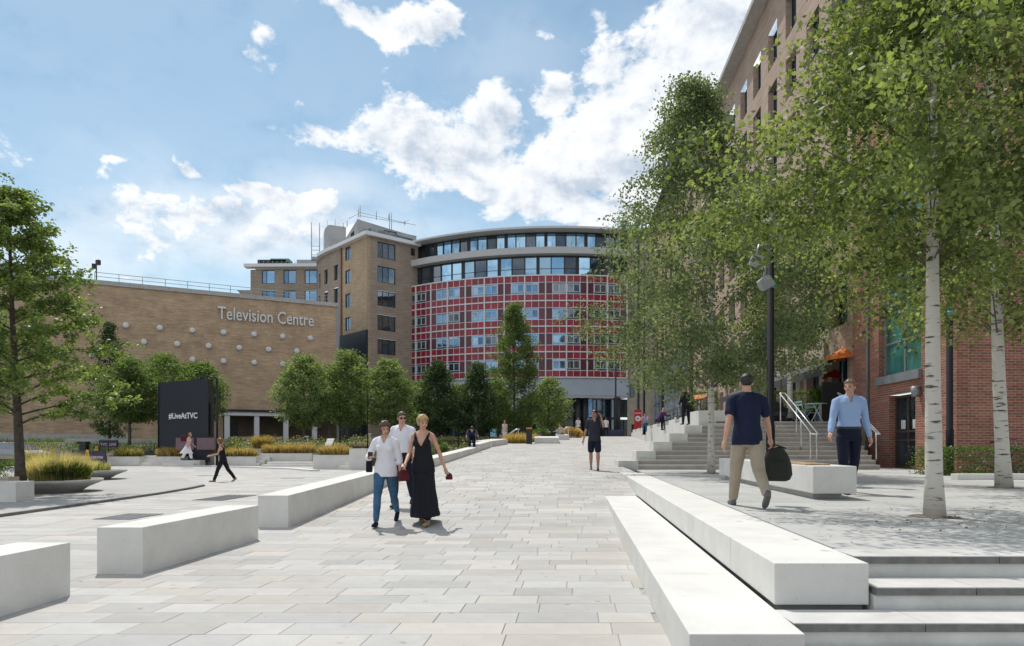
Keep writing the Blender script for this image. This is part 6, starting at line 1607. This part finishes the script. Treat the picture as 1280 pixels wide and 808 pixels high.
for px0, px1, py0, py1, d, lab in ((107, 112, 562.5, 573.5, 42.0, 'yellow warning sign hung on the banner fence, the larger of the two'), (119, 123, 558, 564, 46, 'small yellow sign behind the banner fence')):
    a, b = at(px0, py1, d), at(px1, py0, d); t = thing('warning_sign', lab, 'sign', (a.x, d, a.z)); m = MB(); w_ = b.x-a.x
    m.hexa([(a.x, d-.05, a.z), (b.x, d-.05, a.z), (b.x, d, a.z), (a.x, d, a.z)], [(a.x+w_*.2, d-.02, b.z), (b.x-w_*.2, d-.02, b.z), (b.x-w_*.2, d, b.z), (a.x+w_*.2, d, b.z)]); m.build('board', YEL, t)
    m = MB(); m.box(a.x+w_*.42, a.x+w_*.58, d-.058, d-.05, a.z+(b.z-a.z)*.35, a.z+(b.z-a.z)*.75); m.build('mark', BLACK, t)
t = thing('litter_bin', 'black bin with a wide lid behind the banner fence', 'bin', at(105, 566, 44)); a = at(105.5, 572, 44); m = MB(); m.obox((a.x, a.y, -.5), .42, .42, 1.35); m.build('bin_body', METAL_D, t, bevel=.02)
m = MB(); m.obox((a.x-.05, a.y, .86), .62, .5, .16); m.build('lid', METAL_D, t, bevel=.02)
# parked car far left
def car(c, yaw, label, body):
    t = thing('parked_car', label, 'car', tuple(c)); M_ = Matrix.Translation(Vector(c)) @ Matrix.Rotation(yaw, 4, 'Z')
    prof_ = [(-2.1, .35), (-2.12, .75), (-1.95, .95), (-1.35, 1.02), (1.0, 1.0), (1.85, .85), (2.1, .62), (2.12, .35)]
    m = MB()
    def extr(pr_, w0, w1f=1.0):
        for i in range(len(pr_)-1):
            (x0, z0), (x1, z1) = pr_[i], pr_[i+1]; m.quad(M_ @ Vector((x0, -w0, z0)), M_ @ Vector((x1, -w0, z1)), M_ @ Vector((x1, w0, z1)), M_ @ Vector((x0, w0, z0)))
        for s in (-1, 1): m.poly([M_ @ Vector((x, s*w0, z)) for x, z in pr_])
    extr(prof_, .87); m.build('body', body, t, bevel=.05)
    m = MB(); cab = [(-1.5, 1.0), (-1.0, 1.42), (.25, 1.45), (1.15, 1.0)]
    b_ = [M_ @ Vector((x, y, 1.0)) for x, y in ((-1.55, -.82), (1.15, -.82), (1.15, .82), (-1.55, .82))]; t_ = [M_ @ Vector((x, y, 1.44)) for x, y in ((-1.0, -.62), (.3, -.62), (.3, .62), (-1.0, .62))]
    m.hexa(b_, t_); m.build('windows', GLASS_D, t, bevel=.03)
    m = MB(); m.hexa([p+Vector((0, 0, .002)) for p in t_], [p*1+Vector((0, 0, .05)) for p in t_]); m.build('roof', body, t, bevel=.02)
    for x in (-1.3, 1.3):
        for s in (-1, 1):
            m = MB(); m.tube([M_ @ Vector((x, s*.70, .32)), M_ @ Vector((x, s*.9, .32))], .32, 18); w = m.build('wheel', METAL_D, t)
            m = MB(); m.tube([M_ @ Vector((x, s*.88, .32)), M_ @ Vector((x, s*.915, .32))], .19, 12); m.build('rim', METAL_G, w)
    for s in (-1, 1): m = MB(); m.obox(M_ @ Vector((2.08, s*.62, .62)), .1, .34, .14, yaw); m.build('headlight', WHITEP, t)
c = at(24, 575, 49); car((c.x, c.y, -.55), -.35, 'silver blue car parked behind the oak at the far left', pm('silver_blue_paint', (.42, .46, .50), .35, metal=.1, var=.03))
m = MB(); m.box(-36, -26.5, 55, 55.3, .0, 1.3); o = m.build('low_wall', CONC_G, bevel=.02); tag(o, 'long low pale wall behind the parked car', 'wall')
# bollard with an orange top
bo = at(661.5, 555, 41.8); t = thing('bollard', 'dark square bollard with an orange top beside the path', 'bollard', (bo.x, 41.8, zp(41.8))); m = MB(); m.obox((bo.x, 41.8, zp(41.8)-.02), .36, .3, .92); m.build('column', METAL_D, t, bevel=.01)
m = MB(); m.obox((bo.x, 41.8, zp(41.8)+.902), .36, .3, .10); m.build('top', pm('orange_top', (.55, .22, .05), .5), t, bevel=.01)
# red totem sign
s_ = 62.0; a, b = at(793, 541, s_), at(801.8, 512.5, s_); t = thing('totem_sign', 'red upright sign with a round white disc beside the ramp', 'sign', (a.x, s_, 1.5)); REDS = pm('sign_red', (.42, .02, .03), .5, var=.05)
m = MB(); m.box(a.x, b.x, s_, s_+.15, 1.5, b.z); m.build('board', REDS, t, bevel=.01)
cx_ = (a.x+b.x)/2; cz = EYE+(557-523.5)/F*s_; m = MB(); m.tube([(cx_, s_-.012, cz), (cx_, s_+.0, cz)], .25, 20); m.build('disc', WHITEP, t)
m = MB(); m.box(a.x+.02, b.x-.02, s_-.008, s_-.002, cz+.47, cz+.52); m.build('white_line', WHITEP, t)
text_letters('20', .2, .003, pm('sign_green', (.05, .12, .07), .6), t, (cx_-.12, s_-.015, cz-.07), (1, 0, 0), bold=.008)
# pavement sign near the entrance
a = at(766, 544, 64); m = MB(); m.box(a.x-.75, a.x+1.0, 64, 64.05, 1.56, 2.25); o = m.build('entrance_banner', pm('navy_banner', (.03, .035, .09), .6)); tag(o, 'low navy banner at the foot of the entrance columns', 'banner')
# lamp columns and masts
def lamp_column(label, px, d, z0, ztop, r, floods=(), band=None, head=False, group=None):
    x = (px-640)/F*d; t = thing('lamp_column', label, 'lamp post', (x, d, z0)); m = MB()
    m.tube([(x, d, z0), (x, d, z0+1.2), (x, d, z0+1.21), (x, d, ztop)], [r*1.15, r*1.15, r, r*.92], 14); m.build('column', MATTBLACK, t)
    m = MB(); m.tube([(x, d, z0), (x, d, z0+.03)], r*2, 14); m.build('base_plate', METAL_D, t)
    if band: m = MB(); m.tube([(x, d, band), (x, d, band+.12)], r*1.05, 14); m.build('band', pm('turquoise_band', (.02, .35, .42), .5), t)
    for (dx, dz, rz, s) in floods:
        fz = dz; m = MB(); m.tube([(x, d, fz+.25), (x+dx*.8, d-.05, fz+.25), (x+dx, d-.1, fz)], .035, 8); m.build('arm', METAL_G, t)
        h = MB(); cx0 = x+dx; k0 = len(h.v); h.hexa([(-s*.5, -.1, -s*.35), (s*.5, -.1, -s*.45), (s*.45, .12, -s*.3), (-s*.4, .12, -s*.3)], [(-s*.45, -.12, s*.4), (s*.42, -.12, s*.35), (s*.35, .1, s*.3), (-s*.35, .1, s*.3)])
        M_ = Matrix.Translation((cx0, d-.12, fz-.1)) @ Matrix.Rotation(R(rz), 4, 'Y') @ Matrix.Rotation(R(18), 4, 'X'); h.v = [tuple(M_ @ Vector(v)) for v in h.v]; h.build('floodlight', pm('lamp_grey', (.30, .31, .32), .6, var=.05), t, bevel=.02)
    if head: m = MB(); m.tube([(x, d, ztop), (x-.5, d-.2, ztop+.1)], .05, 8); m.obox((x-.8, d-.3, ztop+.05), .7, .25, .1, .2); m.build('lamp_head', METAL_D, t)
    return t
lamp_column('thick black lamp column with grey floodlights and a turquoise band behind the terrace bench', 963, 14.6, 0, 5.9, .078, floods=((-.33, 4.78, 12, .34), (-.17, 4.32, -38, .32), (.12, 5.35, 20, .26), (.02, 5.65, 0, .22)), band=4.13)
lamp_column('slimmer black lamp column beside the nearest birch in front of the brick corner', 1187, 18.8, 0, 9.0, .085, band=4.35)
lamp_column('thin black lamp column right of the black cube screen', 271.5, 42.0, -.5, 4.9, .07, head=True)
for px, d, top_, lab in ((805, 47, 13, 'thin black column just right of the red totem sign'), (828, 40, 9.5, 'black column rising from the ramp wall in front of the glass lobby'), (769.5, 66, 10.2, 'thin black mast at the right edge of the red facade'), (864, 30, 6.5, 'dark post beside the auburn-haired person')):
    lamp_column(lab, px, d, 1.5, top_, .085)
for px, d, top_ in ((459.5, 47, 4.8), (573, 50, 4.6), (425, 52, 4.6), (612, 54, 5)):
    x = (px-640)/F*d; t = thing('lamp_column', {459.5: 'thin dark pole between the two middle round trees', 573: 'thin dark pole in front of the pale tree left of the right conical tree', 517: 'thin dark pole behind the blonde woman', 425: 'thin dark pole between the two leftmost round trees', 612: 'thin dark pole just left of the poplar'}[px], 'lamp post', (x, d, .2))
    m = MB(); m.tube([(x, d, .0), (x, d, top_)], .038, 8); m.build('column', MATTBLACK, t)
# hanging chain-like banner pole tops by the entrance
# cafe on the upper terrace
ZU = 1.65
def folding_chair(label, c, rz, col, first=[None]):
    t = thing('cafe_chair', label, 'chair', tuple(c), 'folding chairs on the cafe terrace'); M_ = Matrix.Translation(Vector(c)) @ Matrix.Rotation(rz, 4, 'Z')
    def tb(nm, pts, r=.013): m = MB(); m.tube([M_ @ Vector(p) for p in pts], r, 6); m.build(nm, col, t)
    for s in (-.2, .2):
        tb('leg', [(s, -.2, 0), (s, .16, .46), (s, .24, .86)]); tb('leg', [(s, .22, 0), (s, -.2, .45)])
    m = MB()
    for k in range(5): 
        y = -.18+.085*k; b_ = [M_ @ Vector(p) for p in ((-.2, y, .45), (.2, y, .45), (.2, y+.06, .45), (-.2, y+.06, .45))]; m.hexa(b_, [p+Vector((0, 0, .015)) for p in b_])
    m.build('seat', col, t); m = MB()
    for z in (.66, .78): b_ = [M_ @ Vector(p) for p in ((-.2, .2, z), (.2, .2, z), (.2, .215, z), (-.2, .215, z))]; m.hexa(b_, [p+Vector((0, 0, .06)) for p in b_])
    m.build('backrest', col, t)
MINT = pm('mint_metal', (.42, .60, .56), .5, var=.05)
for px, d, rz, lab in ((997, 27.5, .3, 'leftmost mint green folding chair on the cafe terrace'), (1004, 26.6, 1.8, 'mint green folding chair left of the cafe table'), (1012, 28.2, 2.9, 'mint green folding chair behind the cafe table'), (1033, 27.2, -1.2, 'mint green folding chair right of the cafe table, beside the black screen panel')):
    folding_chair(lab, ((px-640)/F*d, d, ZU), rz, MINT)
for px, d, lab in ((1021, 26.3, 'round white cafe table with crossed legs at the top of the steps'), (1004, 29.5, 'second cafe table farther back on the upper terrace')):
    x = (px-640)/F*d; t = thing('cafe_table', lab, 'table', (x, d, ZU)); m = MB(); m.tube([(x, d, ZU+.71), (x, d, ZU+.735)], .36, 20); m.build('tabletop', MINT, t)
    for k in range(4): a = .4+k*1.57; m = MB(); m.tube([(x+.3*math.cos(a), d+.3*math.sin(a), ZU), (x-.18*math.cos(a), d-.18*math.sin(a), ZU+.71)], .014, 6); m.build('leg', WHITEP, t)
def boxplanter(px, d, w, h, lab, bush, bh, seed, mt=LEAF_MID):
    x = (px-640)/F*d; t = thing('planter_box', lab, 'planter', (x, d, ZU)); m = MB(); m.obox((x, d, ZU), w, .5, h); m.build('box', METAL_D, t, bevel=.01)
    if bush: shrub('clipped_shrub', bush, (x, d, ZU+h-.02), w*.48, .3, bh, 3800, mt, seed, size=.055, boxy=True)
boxplanter(1002, 28.6, .95, .55, 'dark planter box holding the clipped round box shrub', 'clipped dark green box shrub behind the mint chairs', .42, 400)
boxplanter(1046, 26.9, 1.0, .35, 'dark planter box holding the spiky plant near the brick pier', None, .3, 401)
grass_clump('spiky_plant', 'bright green spiky plant with strap leaves near the brick pier', ((1030-640)/F*27.8, 27.8, ZU+.85), .4, .35, .8, 260, [('leaves', LEAF_HEDGE, 1.0, 1.0, .55)], 402, w=.035, cat='plant')
boxplanter(975, 27.8, .9, .5, 'dark planter box just right of the tall lamp column', 'green leafy shrub just right of the tall lamp column', .42, 403, LEAF_HEDGE)
boxplanter(880, 30, 1.2, .5, 'dark planter box behind the slender birch', 'bright leafy shrub behind the slender birch', .5, 404, LEAF_HEDGE)
m = MB(); x = (1048-640)/F*26.2; m.box(x-.62, x+.3, 26.2, 26.26, ZU, ZU+1.55); o = m.build('windbreak', pm('black_canvas', (.012, .012, .012), .7)); tag(o, 'black canvas windbreak panel beside the brick pier', 'screen')
for px, d, lab in ((985, 30, 'grey-cushioned lounge chair behind the tall lamp column'), (972, 27, 'dark wicker armchair at the foot of the lamp column')):
    x = (px-640)/F*d; t = thing('armchair', lab, 'chair', (x, d, ZU)); m = MB(); m.obox((x, d, ZU+.3), .6, .55, .14); m.build('seat', METAL_D, t, bevel=.03)
    m = MB(); m.obox((x, d+.26, ZU+.42), .6, .08, .45); m.build('backrest', METAL_D, t, bevel=.03)
    for s in (-1, 1):
        m = MB(); m.obox((x+s*.29, d, ZU+.4), .06, .5, .2); m.build('armrest', METAL_D, t, bevel=.02)
        for q in (-1, 1): m = MB(); m.tube([(x+s*.26, d+q*.22, ZU), (x+s*.26, d+q*.22, ZU+.3)], .02, 6); m.build('leg', METAL_D, t)
# awnings and parasol
aw = thing('awning', 'long dark grey fabric awning projecting along the cafe front', 'awning', (12, 30, 3.7)); AWN = pm('awning_grey', (.045, .045, .048), .8, var=.1)
for a0, a1 in ((26.6, 31.4), (31.6, 37), (37.2, 44)):
    m = MB(); o0, o1 = 1.15, .0
    m.hexa([(XFAC(a0)-o0, a0, 3.78), (XFAC(a0)-o1, a0, 4.35), (XFAC(a1)-o1, a1, 4.35), (XFAC(a1)-o0, a1, 3.78)], [(XFAC(a0)-o0, a0, 3.82), (XFAC(a0)-o1, a0, 4.4), (XFAC(a1)-o1, a1, 4.4), (XFAC(a1)-o0, a1, 3.82)]); m.build('canopy', AWN, aw)
    m = MB(); m.hexa([(XFAC(a0)-o0-.02, a0, 3.5), (XFAC(a0)-o0, a0, 3.5), (XFAC(a1)-o0, a1, 3.5), (XFAC(a1)-o0-.02, a1, 3.5)], [(XFAC(a0)-o0-.02, a0, 3.8), (XFAC(a0)-o0, a0, 3.8), (XFAC(a1)-o0, a1, 3.8), (XFAC(a1)-o0-.02, a1, 3.8)]); m.build('valance', AWN, aw)
def parasol(label, px, d, z, r, mat_, tilt=0):
    x = (px-640)/F*d; t = thing('parasol', label, 'parasol', (x, d, ZU)); top = Vector((x, d, z+.45)); n = 8
    for k in range(n):
        a0, a1 = 2*math.pi*k/n, 2*math.pi*(k+1)/n; p0_ = Vector((x+r*math.cos(a0), d+r*math.sin(a0), z+tilt*math.cos(a0))); p1_ = Vector((x+r*math.cos(a1), d+r*math.sin(a1), z+tilt*math.cos(a1)))
        m = MB(); m.hexa([p0_, p1_, top-Vector((0, 0, .02)), top-Vector((0, 0, .02))], [p0_+Vector((0, 0, .015)), p1_+Vector((0, 0, .015)), top, top]); m.build('canopy_panel', mat_, t)
    m = MB(); m.tube([(x, d, ZU), (x, d, z+.5)], .03, 8); m.build('pole', METAL_G, t)
parasol('bright orange parasol beside the brick pier at the cafe', 1053, 27.2, 4.2, .95, pm('orange_canvas', (.72, .17, .015), .8, var=.05), .12)
parasol('small red parasol below the orange one', 1043, 28.6, 3.55, .5, pm('red_canvas', (.5, .02, .04), .8), -.05)
parasol('orange parasol farther along the cafe front behind the slender birch', 872, 48, 4.0, 1.1, pm('faded_orange_canvas', (.6, .22, .06), .8), .1)
# rail with dark bars on the ramp wall
t = thing('ramp_railing', 'black metal railing climbing along the top of the ramp wall', 'railing', (8, 35, 2))
for k in range(14):
    d = 26.5+k*1.3; x = 7.75+.09*(d-26); m = MB(); m.tube([(x, d, 1.65), (x, d, 2.75)], .022, 6); m.build('post', METAL_D, t)
for z in (2.72, 2.3): m = MB(); m.tube([(7.75+.045, 26.5, z), (7.75+.09*17.4, 43.4, z)], .025, 6); m.build('rail', METAL_D, t)
# clipped hedge and kerb on the right
hk = on_z(1197, 600, 0); m = MB(); m.box(hk.x, 20, hk.y, hk.y+.25, 0, .13); o = m.build('kerb', CONC, kind='structure', bevel=.01)
shrub('clipped_hedge', 'low clipped bright green hedge in front of the brick wall at the right edge', (13.1, 17.9, 0), 2.2, .55, .36, 15000, LEAF_HEDGE, 410, size=.05, boxy=True, cat='hedge')
# bicycle leaning by the wall
t = thing('bicycle', 'thin bicycle leaning against the brick corner left of the hedge', 'bicycle', (12.9, 18.6, 0))
for dx in (0, 1.02):
    m = MB(); pts = [(12.95+dx+.33*math.cos(a*math.pi/10), 18.7, .34+.33*math.sin(a*math.pi/10)) for a in range(21)]; m.tube(pts, .014, 6, cap=False); w = m.build('wheel', METAL_D, t)
    m = MB()
    for a in range(8): m.tube([(12.95+dx, 18.7, .34), (12.95+dx+.32*math.cos(a*.785), 18.7, .34+.32*math.sin(a*.785))], .003, 4, cap=False)
    m.build('spokes', STEEL, w)
m = MB()
for a, b in (((0, .34), (.38, .30)), ((.38, .30), (.30, .82)), ((.30, .75), (.85, .78)), ((.38, .30), (.85, .70)), ((.0, .34), (.30, .75)), ((1.02, .34), (.82, .92))): m.tube([(12.95+a[0], 18.7, a[1]), (12.95+b[0], 18.7, b[1])], .016, 6)
m.build('frame', METAL_G, t); m = MB(); m.tube([(13.68, 18.5, .95), (13.78, 18.7, .94), (13.68, 18.9, .95)], .013, 6); m.build('handlebar', METAL_D, t); m = MB(); m.obox((13.24, 18.7, .83), .24, .12, .05); m.build('saddle', BLACK, t, bevel=.02)
